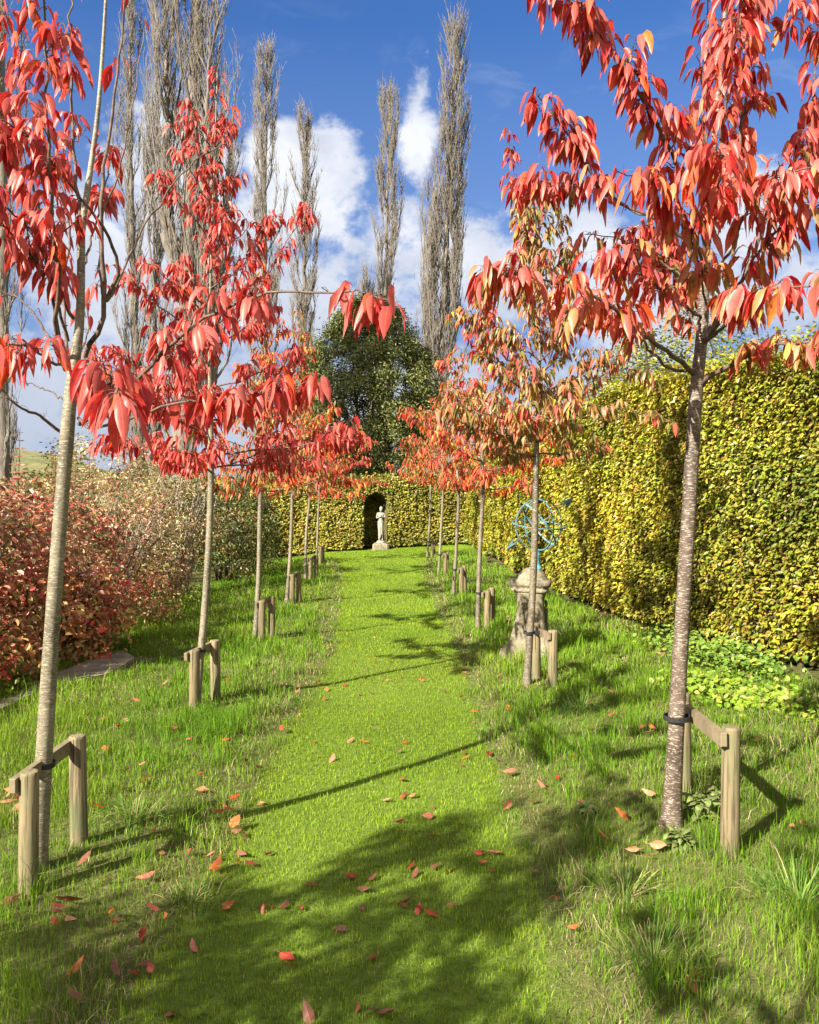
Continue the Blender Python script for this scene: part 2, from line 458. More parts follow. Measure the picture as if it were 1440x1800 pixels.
def grown_tree(base, crown_px, label, pal, seed, L=.115, clear=1.95, height=4.6, rad=.95, nlat=20, bark=None, lean=(0, 0), dens=1.0, ns=5, far=False, wide=1.0, group='young red leaved trees of the avenue', pal2=None, tr=.034, sprays=()):
    """crown_px: (px,py) where the stem enters the crown, to set the lean"""
    r = np.random.default_rng(seed)
    root = thing('ornamental_tree', base, label, 'tree', group)
    B = np.array(base, float)
    if crown_px is not None:
        c = W(crown_px[0], crown_px[1], base[1]); clear = c[2] - base[2]
    else: c = B + np.array([lean[0], lean[1], clear])
    top = c + np.array([(c - B)[0] * .25 + r.normal(0, .06), r.normal(0, .06), height - clear])
    m1 = B * .5 + c * .5 + np.array([r.normal(0, .018), 0, 0])
    m2 = c * .6 + top * .4 + np.array([r.normal(0, .05), r.normal(0, .05), 0])
    lead = np.array([B, m1, c, m2, top])
    tm = MB(); P, R = trunk_mesh(tm, B, lead, [tr, tr * .9, tr * .78, tr * .34, .004], k=10, n=36, r=r)
    tm.build('trunk', bark or M['bark_pale'], root, True, B)
    bm_, lm = MB(), MB()
    H = height - clear
    def pf(Pp, k):
        c1 = pick(r, k, pal)
        if pal2 is not None:
            f = np.clip((Pp[:, 2] - B[2] - clear) / H * 1.05 + r.normal(0, .28, k), 0, 1) > .5
            c2 = pick(r, k, pal2); c1 = np.where(f[:, None], c1, c2)
        return c1
    allt = []
    for i in range(nlat):
        u = (i + r.uniform(0, .6)) / nlat
        h = .0 + .86 * u ** 1.45
        k0 = clear + H * h
        j = np.argmin(np.abs(P[:, 2] - B[2] - k0)); p0 = P[j]
        az = i * 2.4 + r.normal(0, .35)
        prof = np.interp(h, [0, .12, .35, .65, 1], [1.0, 1.0, .60, .25, .12]) * r.uniform(.55, 1.15)
        ln = rad * prof
        el = np.interp(h, [0, .1, .3, .6, 1], [.12, .35, .7, 1.05, 1.3]) + r.normal(0, .12)
        d = np.array([cos(az) * wide, sin(az), 0]); d /= np.linalg.norm(d)
        s = np.linspace(0, 1, 9)[:, None]
        hz = ln * s * (1 - .12 * s); vt = ln * math.tan(min(el, 1.25)) * (s ** 1.15) * (.75 if el < .6 else .6)
        line = p0 + d * hz + np.array([0, 0, 1.]) * vt + np.cumsum(r.normal(0, .012, (9, 3)), 0)
        rb = np.interp(h, [0, 1], [.0095, .004])
        tubes(bm_, line, np.linspace(rb, .002, 9), 5 if far else 6)
        nt_ = max(2, int(ln / (.14 if not far else .2)))
        tp, tr_ = side_twigs(r, spline(line, 14), rb, nt_, .27 * (1 - .4 * h), .2, .95)
        tubes(bm_, tp, tr_, 3 if far else 4)
        allt.append((tp, line))
    for (pts, pp, mm) in sprays:
        line = spline(np.array([W(*q) for q in pts]), 16)
        tubes(bm_, line, np.linspace(.006, .002, 16), 5)
        tp, tr_ = side_twigs(r, line, .004, max(2, int(6)), .12, .35, .98)
        tubes(bm_, tp, tr_, 4)
        Q, T = nodes_on(r, tp, .07, .3); leaf_nodes(lm, bm_, Q, T, lambda Pp, k: pick(r, k, pp), r, L, mm, ns, not far)
        Q, T = nodes_on(r, line[None], .08, .45); leaf_nodes(lm, bm_, Q, T, lambda Pp, k: pick(r, k, pp), r, L, mm, ns, not far)
    # leader leaves
    Q, T = nodes_on(r, spline(P[[-14, -10, -6, -3, -1]], 12)[None], .10 / dens, .1)
    leaf_nodes(lm, bm_, Q, T, pf, r, L, (3, 5), ns, not far)
    for tp, line in allt:
        Q, T = nodes_on(r, tp, .085 / dens, .2)
        leaf_nodes(lm, bm_, Q, T, pf, r, L, (3, 5), ns, not far)
        Q, T = nodes_on(r, line[None], .10 / dens, .3)
        leaf_nodes(lm, bm_, Q, T, pf, r, L, (3, 5), ns, not far)
    bm_.build('branches', M['twig'], root, True, B)
    lm.build('foliage', M['leaf_far'] if far else M['leaf'], root, False, B)
    return root

# ------------------------------------------------------------------ ground
def build_ground():
    xs = np.concatenate([-6 - np.geomspace(.2, 900, 34)[::-1], np.arange(-6, 6.01, .12), 6 + np.geomspace(.2, 900, 34)])
    ys = np.concatenate([-6 - np.geomspace(.2, 400, 22)[::-1], np.arange(-6, 34.01, .16), 34 + np.geomspace(.3, 900, 34)])
    X, Y = np.meshgrid(xs, ys); Z = gz(X, Y)
    nx, ny = len(xs), len(ys)
    i = np.arange(nx * ny).reshape(ny, nx)
    q = np.stack([i[:-1, :-1], i[:-1, 1:], i[1:, 1:], i[1:, :-1]], -1).reshape(-1, 4)
    mb = MB()
    on = 1 - sstep(-.06, .1, np.abs(X - path_c(Y)) - path_w(Y))
    n = fbm(X * 1.5, Y * 1.5, 9)
    c = np.array([.12, .125, .04])[None, None] * (1 - on[..., None]) + np.array([.12, .18, .025])[None, None] * on[..., None]
    c = c * (.75 + .5 * n[..., None])
    mb.add(np.stack([X, Y, Z], -1), q, c=c.reshape(-1, 3))
    m, nt, N, L = new_mat('turf_soil'); h = NT(nt)
    at = h.node('ShaderNodeAttribute', attribute_name='col')
    tc = h.node('ShaderNodeTexCoord')
    nz = h.noise(tc.outputs['Object'], 22, 6, .7)
    c = h.mix(1, at.outputs['Color'], h.ramp(nz, [(.3, .55), (.7, 1.35)]), 'MULTIPLY')
    n2 = h.noise(tc.outputs['Object'], 60, 4, .7)
    c = h.mix(h.ramp(n2, [(.56, 0.0), (.72, .5)]), c, (.17, .13, .06))
    p = h.node('ShaderNodeBsdfPrincipled'); L.new(c, p.inputs['Base Color']); p.inputs['Roughness'].default_value = .95; p.inputs['Specular IOR Level'].default_value = .1
    b = h.node('ShaderNodeBump'); b.inputs['Strength'].default_value = .8; b.inputs['Distance'].default_value = .02
    L.new(h.noise(tc.outputs['Object'], 70, 4, .7), b.inputs['Height']); L.new(b.outputs[0], p.inputs['Normal'])
    o = h.node('ShaderNodeOutputMaterial'); L.new(p.outputs[0], o.inputs[0])
    tag(mb.build('ground', m, smooth=True), kind='structure')

build_ground()

def build_grass():
    r = np.random.default_rng(21)
    bands = [(1.9, 3.2, 8500), (3.2, 4.5, 7200), (4.5, 6.5, 5200), (6.5, 9, 3300), (9, 13, 1900), (13, 20, 950), (20, 33, 460)]
    path_b, verge_b = MB(), MB()
    for (y0, y1, dens) in bands:
        xl = -.56 * y1 - .9; xr = .56 * y1 + .9
        n = int((xr - xl) * (y1 - y0) * dens)
        x = r.uniform(xl, xr, n); y = r.uniform(y0, y1, n)
        keep = (x > -.56 * y - .9) & (x < np.minimum(.56 * y + .9, hedge_x(y) - .05)) & (x > -4.2)
        x, y = x[keep], y[keep]
        pc = np.array([G(*p)[:2] for p in [(-60, 1272), (30, 1235), (97, 1198), (147, 1186), (190, 1172), (222, 1163)]])
        dmin = np.min([np.hypot(x - (a[0] * (1 - f) + b[0] * f), y - (a[1] * (1 - f) + b[1] * f)) / wd for a, b, wd in zip(pc[:-1], pc[1:], (.12, .14, .18, .32, .36)) for f in (0, .33, .66)], axis=0)
        kp = dmin > 1; x, y = x[kp], y[kp]
        pd = np.abs(x - path_c(y)) - path_w(y) + .22 * (fbm(x * 1.4, y * 1.4, 31) - .5)
        on = pd < 0
        for msk, mb, isp in ((on, path_b, True), (~on, verge_b, False)):
            X, Y, PD = x[msk], y[msk], pd[msk]
            if not isp:
                k = r.random(len(X)) < .80; X, Y, PD = X[k], Y[k], PD[k]
            m = len(X); Z = gz(X, Y)
            big = fbm(X * .9 + 40, Y * .9, 41); tuft = fbm(X * 4.5, Y * 4.5, 51, 3)
            lod = max(1.0, (y0 + y1) / 2 / 3.6)
            if isp:
                H = r.uniform(.018, .036, m) * (1 + .25 * sstep(-.3, 0, PD)) * .85 * (1 if y0 < 9 else 1.25)
                lean = .55
                straw_p = .02 + .07 * sstep(.55, .68, big)
                c0 = np.array([.165, .31, .010]); c1 = np.array([.335, .44, .030])
            else:
                edge = sstep(0, .30, PD)
                H = r.uniform(.035, .105, m) * (.5 + .5 * edge) * (.5 + 1.35 * sstep(.35, .66, tuft))
                tall = (r.random(m) < .035 * edge); H = np.where(tall, H * r.uniform(1.4, 2.2, m), H)
                lean = .85
                straw_p = np.clip(.08 + .38 * np.exp(-((PD - .12) / .13) ** 2) + .30 * sstep(.50, .66, big), 0, .75) * .75
                c0 = np.array([.095, .23, .012]); c1 = np.array([.25, .37, .033])
            u = np.clip(fbm(X * 1.1, Y * 1.1, 61) * 1.0 - .05 + r.normal(0, .28, m), 0, 1)[:, None]
            col = c0 * (1 - u) + c1 * u
            st = r.random(m) < straw_p
            col = np.where(st[:, None], np.array([.42, .35, .19]) * r.uniform(.6, 1.2, (m, 1)), col)
            col = col * r.uniform(.72, 1.25, (m, 1)) * (.74 + .52 * fbm(X * .7 + 9, Y * .5, 71, 3))[:, None]
            Wd = r.uniform(.0016, .0034, m) * lod * (1 if not isp else .85)
            az = r.uniform(0, 2 * pi, m); fa = r.uniform(0, pi, m)
            ln = np.abs(r.normal(0, .5, m)) * lean + (.8 * st)
            L_ = np.stack([np.cos(az), np.sin(az), 0 * az], 1); S = np.stack([np.cos(fa), np.sin(fa), 0 * fa], 1) * Wd[:, None]
            Hc = H[:, None]
            up = np.array([0, 0, 1.])
            B0 = np.stack([X, Y, Z - .004], 1)
            nrm_ = np.sqrt(1 + ln ** 2)[:, None]
            tip = B0 + (up + L_ * ln[:, None]) / nrm_ * Hc
            if y0 < 6 or not isp:
                mid = B0 + (up * 1.0 + L_ * ln[:, None] * .35) * Hc * .55
                V = np.stack([B0 - S * .5, B0 + S * .5, mid + S * .42, mid - S * .42, tip], 1).reshape(-1, 3)
                o = (np.arange(m) * 5)[:, None]
                mb.add(V, np.array([[0, 1, 2, 3]]) + o, np.array([[3, 2, 4]]) + o, np.repeat(col, 5, 0))
            else:
                V = np.stack([B0 - S * .6, B0 + S * .6, tip], 1).reshape(-1, 3)
                o = (np.arange(m) * 3)[:, None]
                mb.add(V, None, np.array([[0, 1, 2]]) + o, np.repeat(col, 3, 0))
    tag(path_b.build('mown_grass', M['grass']), kind='stuff')
    tag(verge_b.build('rough_grass', M['grass']), kind='stuff')

build_grass()

# grass tussocks: larger arching blades, countable plants
def tussock(px, py, hgt, n, label, seed, straw=.2, group='grass tussocks in the verges'):
    n = int(n * 1.6); r = np.random.default_rng(seed); b = G(px, py); mb = MB()
    az = r.uniform(0, 2 * pi, n)
    P = b + np.stack([np.cos(az), np.sin(az), 0 * az], 1) * r.uniform(0, .14, (n, 1)) - np.array([0, 0, .01])
    D = norm(np.stack([np.cos(az), np.sin(az), 0 * az], 1) * r.uniform(.25, .9, (n, 1)) + np.array([0, 0, 1.]))
    col = pick(r, n, [(1 - straw, (.10, .22, .03)), (straw, (.42, .36, .17)), (.3, (.2, .3, .06))])
    leaves(mb, P, D, hgt * r.uniform(.45, 1.15, n), r.uniform(.003, .005, n), r.uniform(.3, .85, n), col, r, 6, .3, .3)
    o = mb.build('grass_tussock', M['grass'], None, False, b); tag(o, label, 'grass clump', group)
for a in [(1405, 1590, .22, 130, 'spiky bright tussock of long grass at the right edge of the picture', 1, .12),
          (1100, 1575, .17, 110, 'grass tussock in the right verge just left of the near right post', 2, .45),
          (1020, 1250, .2, 110, 'grass tussock behind the near right tree, towards the hedge', 3, .3),
          (235, 1440, .15, 110, 'grass tussock just right of the near left stake posts', 4, .25),
          (335, 1590, .14, 100, 'grass tussock in the lower left verge where it meets the mown path', 5, .35),
          (1150, 1690, .15, 120, 'dry grass tussock low in the right foreground', 6, .5),
          (990, 1115, .24, 110, 'bushy grass tussock at the foot of the stone pedestal on its right', 7, .2),
          (470, 1250, .17, 90, 'grass tussock on the left path edge beside the second left stakes', 8, .5)]:
    tussock(*a)

# ------------------------------------------------------------------ near trees
def br(p, r=.008, **k): return dict(p=p, r=r, **k)

LB = G(66, 1528)
L1 = [
 br([(145,392,3.70),(132,300,3.72),(125,150,3.78),(127,-90,3.8)], .010, tw=9, tl=.12, m=(2,4), sp=.085, t0=.25),
 br([(150,627,3.68),(168,590,3.6),(185,535,3.55),(178,400,3.5),(182,300,3.5),(205,150,3.5),(225,-30,3.5)], .012, tw=0, m=(1,3), sp=.24, t0=.55),
 br([(186,530,3.55),(207,475,3.5),(190,410,3.4),(110,310,3.25),(50,240,3.1),(-15,205,3.0)], .009, tw=8, tl=.16, m=(3,5), sp=.06, t0=.5),
 br([(188,530,3.55),(212,488,3.6),(240,420,3.65),(270,375,3.7),(300,330,3.75),(350,275,3.8),(402,250,3.85)], .006, tw=0, m=(0,0)),
 br([(188,528,3.55),(176,495,3.6),(180,380,3.7),(212,290,3.75),(235,170,3.8),(253,50,3.85)], .006, tw=0, m=(0,1), sp=.3, t0=.4),
 br([(112,765,3.7),(70,730,3.6),(30,712,3.5),(0,682,3.45),(-50,640,3.4)], .008, m=(0,0)),
 br([(110,702,3.7),(75,682,3.75),(40,672,3.8)], .004, m=(0,0)),
 br([(118,650,3.7),(78,580,3.75),(40,530,3.8),(-20,500,3.8)], .007, tw=2, tl=.12, m=(1,2), sp=.2, t0=.4),
 br([(130,560,3.68),(100,500,3.55),(50,440,3.4),(-10,385,3.3)], .009, tw=7, tl=.18, m=(3,5), sp=.07, t0=.25),
 br([(120,600,3.68),(70,430,3.45),(20,370,3.3),(-40,330,3.2)], .008, tw=8, tl=.2, m=(3,5), sp=.065, t0=.35),
 br([(115,650,3.68),(100,600,3.5),(104,480,3.3),(95,420,3.2),(85,250,3.05),(80,60,2.95),(74,-80,2.9)], .010, tw=14, tl=.15, m=(3,5), sp=.06, t0=.28, L=.105),
 br([(116,640,3.68),(98,560,3.6),(75,420,3.5),(60,330,3.45),(25,240,3.4),(-20,160,3.4)], .009, tw=12, tl=.18, m=(3,5), sp=.065, t0=.35),
 br([(118,620,3.7),(110,500,3.9),(120,380,4.0),(60,200,4.1),(30,80,4.1),(-5,10,4.1)], .008, tw=7, tl=.15, m=(2,4), sp=.09, t0=.45),
 br([(132,645,3.66),(90,635,3.4),(60,612,3.1),(30,606,2.9),(-15,604,2.8)], .008, tw=4, tl=.10, m=(4,6), sp=.08, t0=.5, L=.125),
 br([(138,640,3.64),(150,640,3.1),(165,648,2.5),(205,690,1.95)], .009, tw=4, tl=.08, m=(4,6), sp=.10, t0=.58, L=.125),
 br([(138,735,3.62),(165,752,3.3),(230,735,3.1),(300,712,3.0),(380,705,2.95),(460,690,2.9),(560,662,2.9)], .0075, tw=7, tl=.08, m=(3,5), sp=.075, t0=.62, L=.125),
 br([(140,745,3.66),(190,725,3.5),(230,680,3.3),(270,640,3.2),(330,580,3.1),(400,540,3.0),(480,515,2.9),(560,513,2.85),(610,512,2.8)], .011, tw=8, tl=.13, m=(3,4), sp=.09, t0=.42, t1=.80, L=.115),
 br([(600,512,2.8),(640,514,2.75),(688,532,2.7)], .0035, tw=2, tl=.03, m=(3,5), sp=.05, t0=.05, L=.13),
 br([(142,480,3.7),(160,420,3.75),(185,330,3.8),(195,260,3.85)], .006, tw=6, tl=.1, m=(3,5), sp=.09, t0=.5),
 br([(120,655,3.72),(150,600,4.0),(160,520,4.1),(190,470,4.2)], .005, tw=3, tl=.1, m=(1,3), sp=.12, t0=.3),
]
manual_tree(LB, [(92, 1100, LB[1] - .02), (121, 730, LB[1]), (131, 640, LB[1]), (141, 560, LB[1]), (143, 440, LB[1]), (146, 390, LB[1]), (172, 200, LB[1]), (186, 0, LB[1]), (192, -160, LB[1])],
            [.038, .032, .029, .0235, .019, .0165, .014, .010, .0065, .004], L1,
            'nearest left tree, pale lichened stem with sparse scarlet leaves on bare forked branches', PAL_RED, 101, .112, M['bark_pale'], spk=1.45)

RB = G(1180, 1452)
d = RB[1]
R1 = [
 br([(1222,660,d),(1190,630,d-.1),(1130,590,d-.25),(1090,552,d-.4),(1040,520,d-.5),(960,492,d-.6),(880,478,d-.7),(850,476,d-.7)], .012, tw=15, tl=.16, m=(3,5), sp=.07, t0=.32),
 br([(1216,652,d),(1180,648,d),(1140,615,d),(1120,580,d-.1),(1060,560,d-.1),(1000,560,d-.15)], .008, tw=7, tl=.14, m=(3,5), sp=.085, t0=.45, pal=PAL_R1LOW),
 br([(1236,676,d),(1252,660,d-.1),(1290,640,d-.2),(1340,612,d-.3),(1390,606,d-.4),(1460,598,d-.5)], .013, tw=7, tl=.09, m=(3,5), sp=.08, t0=.42, pal=PAL_R1LOW),
 br([(1236,600,d),(1262,560,d),(1292,520,d),(1325,450,d),(1345,390,d),(1385,330,d),(1440,250,d),(1480,190,d)], .013, tw=12, tl=.2, m=(3,5), sp=.075, t0=.4),
 br([(1238,610,d),(1275,548,d-.2),(1318,470,d-.3),(1360,410,d-.4),(1450,350,d-.5)], .010, tw=9, tl=.17, m=(3,5), sp=.07, t0=.45),
 br([(1240,600,d),(1290,560,d-.4),(1330,520,d-.8),(1390,505,d-1.1),(1470,492,d-1.2)], .009, tw=6, tl=.09, m=(4,6), sp=.06, t0=.4, L=.12),
 br([(1246,470,d),(1228,385,d-.1),(1180,265,d-.25),(1130,180,d-.35),(1095,115,d-.4),(1050,55,d-.4),(1015,10,d-.45),(950,-25,d-.5)], .012, tw=22, tl=.13, m=(3,5), sp=.058, t0=.28),
 br([(1235,440,d),(1150,385,d-.1),(1085,355,d-.1),(1035,300,d-.15),(990,225,d-.2),(945,170,d-.2)], .009, tw=9, tl=.10, m=(3,5), sp=.062, t0=.5),
 br([(1160,390,d-.1),(1090,358,d),(1020,325,d),(960,322,d),(905,335,d)], .006, tw=8, tl=.12, m=(3,5), sp=.07, t0=.3),
 br([(1225,500,d),(1150,455,d+.2),(1090,420,d+.2),(1030,413,d+.2)], .006, tw=6, tl=.14, m=(3,5), sp=.08, t0=.2),
 br([(1246,400,d),(1285,330,d),(1308,200,d),(1325,60,d),(1335,-80,d)], .010, tw=16, tl=.2, m=(3,5), sp=.07, t0=.2),
 br([(1248,380,d),(1262,280,d-.2),(1280,150,d-.3),(1300,40,d-.3),(1310,-60,d-.3)], .008, tw=14, tl=.17, m=(3,5), sp=.07, t0=.2),
 br([(1250,300,d),(1235,180,d+.1),(1245,60,d+.1),(1240,-60,d+.1)], .007, tw=7, tl=.10, m=(3,5), sp=.085, t0=.2),
 br([(1240,470,d),(1200,370,d-.5),(1150,320,d-.7),(1085,300,d-.8)], .008, tw=5, tl=.09, m=(3,5), sp=.08, t0=.5, L=.12),
 br([(1242,450,d),(1255,370,d-.4),(1268,300,d-.7),(1265,262,d-.9)], .008, tw=7, tl=.14, m=(3,5), sp=.07, t0=.4, L=.135),
 br([(1240,500,d),(1290,430,d-.3),(1330,330,d-.5),(1400,300,d-.6),(1460,290,d-.6)], .008, tw=8, tl=.14, m=(3,5), sp=.07, t0=.4, L=.13),
 br([(1236,560,d),(1180,520,d-.2),(1120,480,d-.3),(1060,470,d-.4)], .008, tw=9, tl=.2, m=(3,5), sp=.075, t0=.3),
 br([(1238,560,d),(1200,480,d+.3),(1160,430,d+.4),(1120,400,d+.5)], .007, tw=7, tl=.2, m=(3,5), sp=.08, t0=.3),
 br([(1240,540,d),(1230,470,d-.3),(1215,420,d-.5),(1225,380,d-.6)], .006, tw=6, tl=.14, m=(3,4), sp=.085, t0=.3, pal=PAL_R1LOW),
 br([(1234,640,d),(1215,560,d+.1),(1180,500,d+.15)], .006, tw=6, tl=.16, m=(2,4), sp=.09, t0=.3, pal=PAL_R1LOW),
 br([(1400,330,d),(1425,230,d),(1432,140,d),(1450,60,d)], .005, tw=6, tl=.12, m=(3,5), sp=.075, t0=.1),
 br([(1325,60,d),(1390,40,d),(1420,-20,d)], .004, tw=4, tl=.12, m=(2,4), sp=.09, t0=.2),
]
manual_tree(RB, [(1193, 1200, d), (1211, 900, d), (1223, 700, d), (1229, 640, d), (1236, 560, d), (1241, 450, d), (1252, 300, d), (1263, 150, d), (1276, 0, d), (1283, -160, d)],
            [.043, .036, .033, .031, .028, .026, .019, .016, .012, .009, .005], R1,
            'nearest right tree, brown silver-banded stem with dense drooping coral red leaves', PAL_R1, 202, .122, M['bark_brown'], low=(PAL_R1LOW, 2.35, 3.35))

# ------------------------------------------------------------------ the rest of the avenue
AV = [
 # base px, crown px, label, palettes, seed, height, rad, nlat, dens, far, bark, sprays
 ((345, 1237), (371, 832), 'second tree of the left row, scarlet crown with a thin leafy top shoot', PAL_RED, None, 11, 5.0, 1.2, 34, 1.6, .031, 'bark_pale',
   [([(385,560,6.8),(410,520,6.8),(440,440,6.8),(470,395,6.8),(485,382,6.8)], PAL_RED, (3,4)), ([(385,600,6.8),(440,540,6.8),(500,430,6.7),(530,390,6.6),(546,365,6.6)], PAL_RED, (3,5))]),
 ((449, 1124), (458, 868), 'third tree of the left row, orange red crown with some green leaves', PAL_ORANGE, PAL_MIX, 12, 4.3, 1.12, 26, 1.45, .031, 'bark_pale', []),
 ((504, 1060), (514, 872), 'fourth tree of the left row, olive and orange leaves', PAL_MIX, PAL_ORANGE, 13, 4.5, 1.3, 26, 1.4, .031, 'bark_pale', []),
 ((537, 1018), (545, 858), 'fifth tree of the left row, orange leaves above a thin grey stem', PAL_ORANGE, PAL_MIX, 14, 4.2, 1.4, 24, 1.35, .031, 'bark_pale', []),
 ((556, 992), (561, 852), 'farthest tree of the left row, pinkish orange spreading crown', PAL_ORANGE, PAL_RED, 15, 3.7, 1.9, 24, 1.35, .031, 'bark_pale', []),
 ((926, 1204), (943, 795), 'second tree of the right row, olive and rust leaves, before the armillary sphere', PAL_OLIVE, PAL_OLIVE, 16, 4.2, 1.1, 32, 1.9, .032, 'bark_mid',
   [([(945,640,7.4),(925,520,7.4),(922,400,7.4),(905,320,7.4),(893,232,7.4)], PAL_RED, (3,5)), ([(940,600,7.4),(930,480,7.4),(935,400,7.4),(930,350,7.4)], PAL_OLIVE, (3,5)), ([(950,720,7.4),(1010,690,7.2),(1070,655,7.0),(1120,650,6.9),(1150,668,6.8)], PAL_OLIVE, (3,5)),
    ([(950,740,7.4),(1020,735,7.1),(1080,718,6.9),(1140,728,6.8),(1180,742,6.7)], PAL_OLIVE, (3,5)), ([(945,680,7.4),(880,620,7.3),(830,560,7.2),(790,552,7.2)], PAL_OLIVE, (3,5))]),
 ((840, 1104), (849, 855), 'third tree of the right row, bright red crown over a pale stem', PAL_RED, PAL_ORANGE, 17, 4.35, 1.2, 26, 1.45, .032, 'bark_mid', []),
 ((797, 1045), (806, 862), 'fourth tree of the right row, rusty orange leaves', PAL_MIX, PAL_MIX, 18, 4.2, 1.25, 26, 1.4, .031, 'bark_mid', []),
 ((771, 1010), (779, 852), 'fifth tree of the right row, orange and olive crown', PAL_ORANGE, PAL_MIX, 19, 4.0, 1.3, 24, 1.35, .031, 'bark_pale', []),
 ((751, 978), (757, 850), 'farthest tree of the right row, orange leaves against the far hedge', PAL_MIX, PAL_ORANGE, 20, 3.7, 1.45, 24, 1.35, .031, 'bark_pale', []),
]
BASES = {}
for i, (bp, cp, lab, p1, p2, sd, ht, rd, nl, dn, tr_, bk, spr) in enumerate(AV):
    b = G(*bp); BASES[i] = b
    dd = b[1]
    grown_tree(b, cp, lab, p1, sd, L=.115 if dd < 12 else .125, height=ht, rad=rd, nlat=nl, dens=dn * (1 if dd < 12 else .8), ns=5 if dd < 12 else 4, far=dd > 9, bark=M[bk], pal2=p2, tr=tr_, sprays=spr)

# trees added out of view, behind and beside the viewpoint, to shade the foreground
SHG = 'added trees out of view that shade the foreground grass'
for (x, y, ht, rd, nl, sd, cl, dn) in [(-1.62, -.5, 4.7, .9, 22, 31, 2.1, .75), (-3.25, -.25, 4.2, 1.35, 50, 34, 1.3, 1.35), (-4.15, -.35, 4.5, 1.2, 46, 37, 1.2, 1.35), (-2.7, -2.1, 4.0, 1.2, 40, 36, 1.2, 1.5), (-6.0, 4.8, 4.0, 1.8, 46, 35, 1.0, 1.9)]:
    grown_tree((x, y, float(gz(x, y))), None, 'added red leaved tree out of view whose crown shades the grass', PAL_RED, sd, L=.14, clear=cl, height=ht, rad=rd, nlat=nl, dens=dn, ns=4, far=True, group=SHG)

# ------------------------------------------------------------------ tree stakes
def post_mesh(x, y, z0, h, rad, seed, lean=0):
    r = np.random.default_rng(seed); mb = MB(); k = 14
    zs = [(-.12, 1), (.0, 1.02), (.1, 1.0), (h * .5, .98), (h - .014, .97), (h - .003, .93), (h, .84)]
    P = np.array([[x + lean * max(z, 0), y, z0 + z] for z, _ in zs])
    T = np.arange(k) / k * 2 * pi; wob = 1 + r.normal(0, .018, k)
    V = np.stack([np.stack([P[i, 0] + rad * f * wob * np.cos(T), P[i, 1] + rad * f * wob * np.sin(T), P[i, 2] + 0 * T], 1) for i, (z, f) in enumerate(zs)])
    idx = np.arange(len(zs) * k).reshape(-1, k); a, b = idx[:-1], idx[1:]
    mb.add(V.reshape(-1, 3), np.stack([a, np.roll(a, -1, 1), np.roll(b, -1, 1), b], -1).reshape(-1, 4))
    c = P[-1]; top = np.concatenate([[c + [0, 0, .002]], V[-1]])
    mb.add(top, t=[(0, i + 1, (i + 1) % k + 1) for i in range(k)])
    return mb

def box_between(mb, a, b, w, h, up=(0, 0, 1)):
    a = np.array(a, float); b = np.array(b, float); t = norm(b - a); s = norm(np.cross(t, up)); u = np.cross(s, t)
    e = .12 * min(w, h)
    V = []
    for p, f in ((a, 0), (a + t * e, 1), (b - t * e, 1), (b, 0)):
        hw = w / 2 - (0 if f else e); hh = h / 2 - (0 if f else e)
        for (i, j) in ((-1, -1), (1, -1), (1, 1), (-1, 1)): V.append(p + s * i * hw + u * j * hh)
    q = [(0, 3, 2, 1), (12, 13, 14, 15)]
    for k in range(3):
        o = k * 4
        for i in range(4): q.append((o + i, o + (i + 1) % 4, o + 4 + (i + 1) % 4, o + 4 + i))
    mb.add(V, q)

def stake_frame(tree_b, posts, hgt, rad, label, tree_at, trad, rail_side, seed):
    c = (np.array(posts[0]) + np.array(posts[1])) / 2
    org = np.array([c[0], c[1], float(gz(c[0], c[1]))])
    root = thing('stake_frame', org, label, 'tree stake', 'timber stake frames at the feet of the avenue trees')
    tops = []
    for k, (x, y) in enumerate(posts):
        z = float(gz(x, y)); hh = hgt[k]
        post_mesh(x, y, z, hh, rad, seed + k, [.01, -.015][k]).build('post', M['post'], root, True, org)
        tops.append(np.array([x, y, z + hh]))
    a, b = tops; t = norm(b - a); side = np.array([rail_side, 0, 0.])
    mb = MB(); off = side * (rad * .72 + .012) + np.array([0, 0, -.045])
    box_between(mb, a - t * .05 + off, b + t * .05 + off, .028, .06)
    mb.build('rail', M['rail'], root, False, org)
    # strap round the stem, with a spacer block on the rail
    mb = MB(); z = ((a + b) / 2)[2] - .045
    tc_ = np.array([tree_at[0], tree_at[1], z]); th = np.linspace(0, 2 * pi, 19)
    rr = trad + .006
    ring = np.stack([tc_[0] + rr * np.cos(th), tc_[1] + rr * np.sin(th), z + 0 * th], 1)
    vi = ring[:, None] + np.array([[0, 0, -.011], [0, 0, .011]])[None]
    out = ring[:, None] + (norm(ring - tc_) * .005)[:, None] + np.array([[0, 0, -.011], [0, 0, .011]])[None]
    V = np.concatenate([vi, out], 1)  # 0 in-lo 1 in-hi 2 out-lo 3 out-hi
    q = []
    for i in range(18):
        o = i * 4; p = o + 4
        q += [(o + 2, p + 2, p + 3, o + 3), (o, o + 1, p + 1, p), (o + 1, o + 3, p + 3, p + 1), (o, p, p + 2, o + 2)]
    mb.add(V.reshape(-1, 3), q)
    tgt = np.array([a[0] + off[0] + rail_side * .014, np.clip(tree_at[1], min(a[1], b[1]), max(a[1], b[1])), z])
    dv = tgt - tc_; ln = np.linalg.norm(dv)
    if ln > rr: box_between(mb, tc_ + dv / ln * rr, tgt, .03, .03)
    mb.build('strap', M['strap'], root, False, org)

def stem_at(base, leader_px, h):
    c = W(*leader_px); f = h / (c[2] - base[2]); return base[:2] * (1 - f) + c[:2] * f

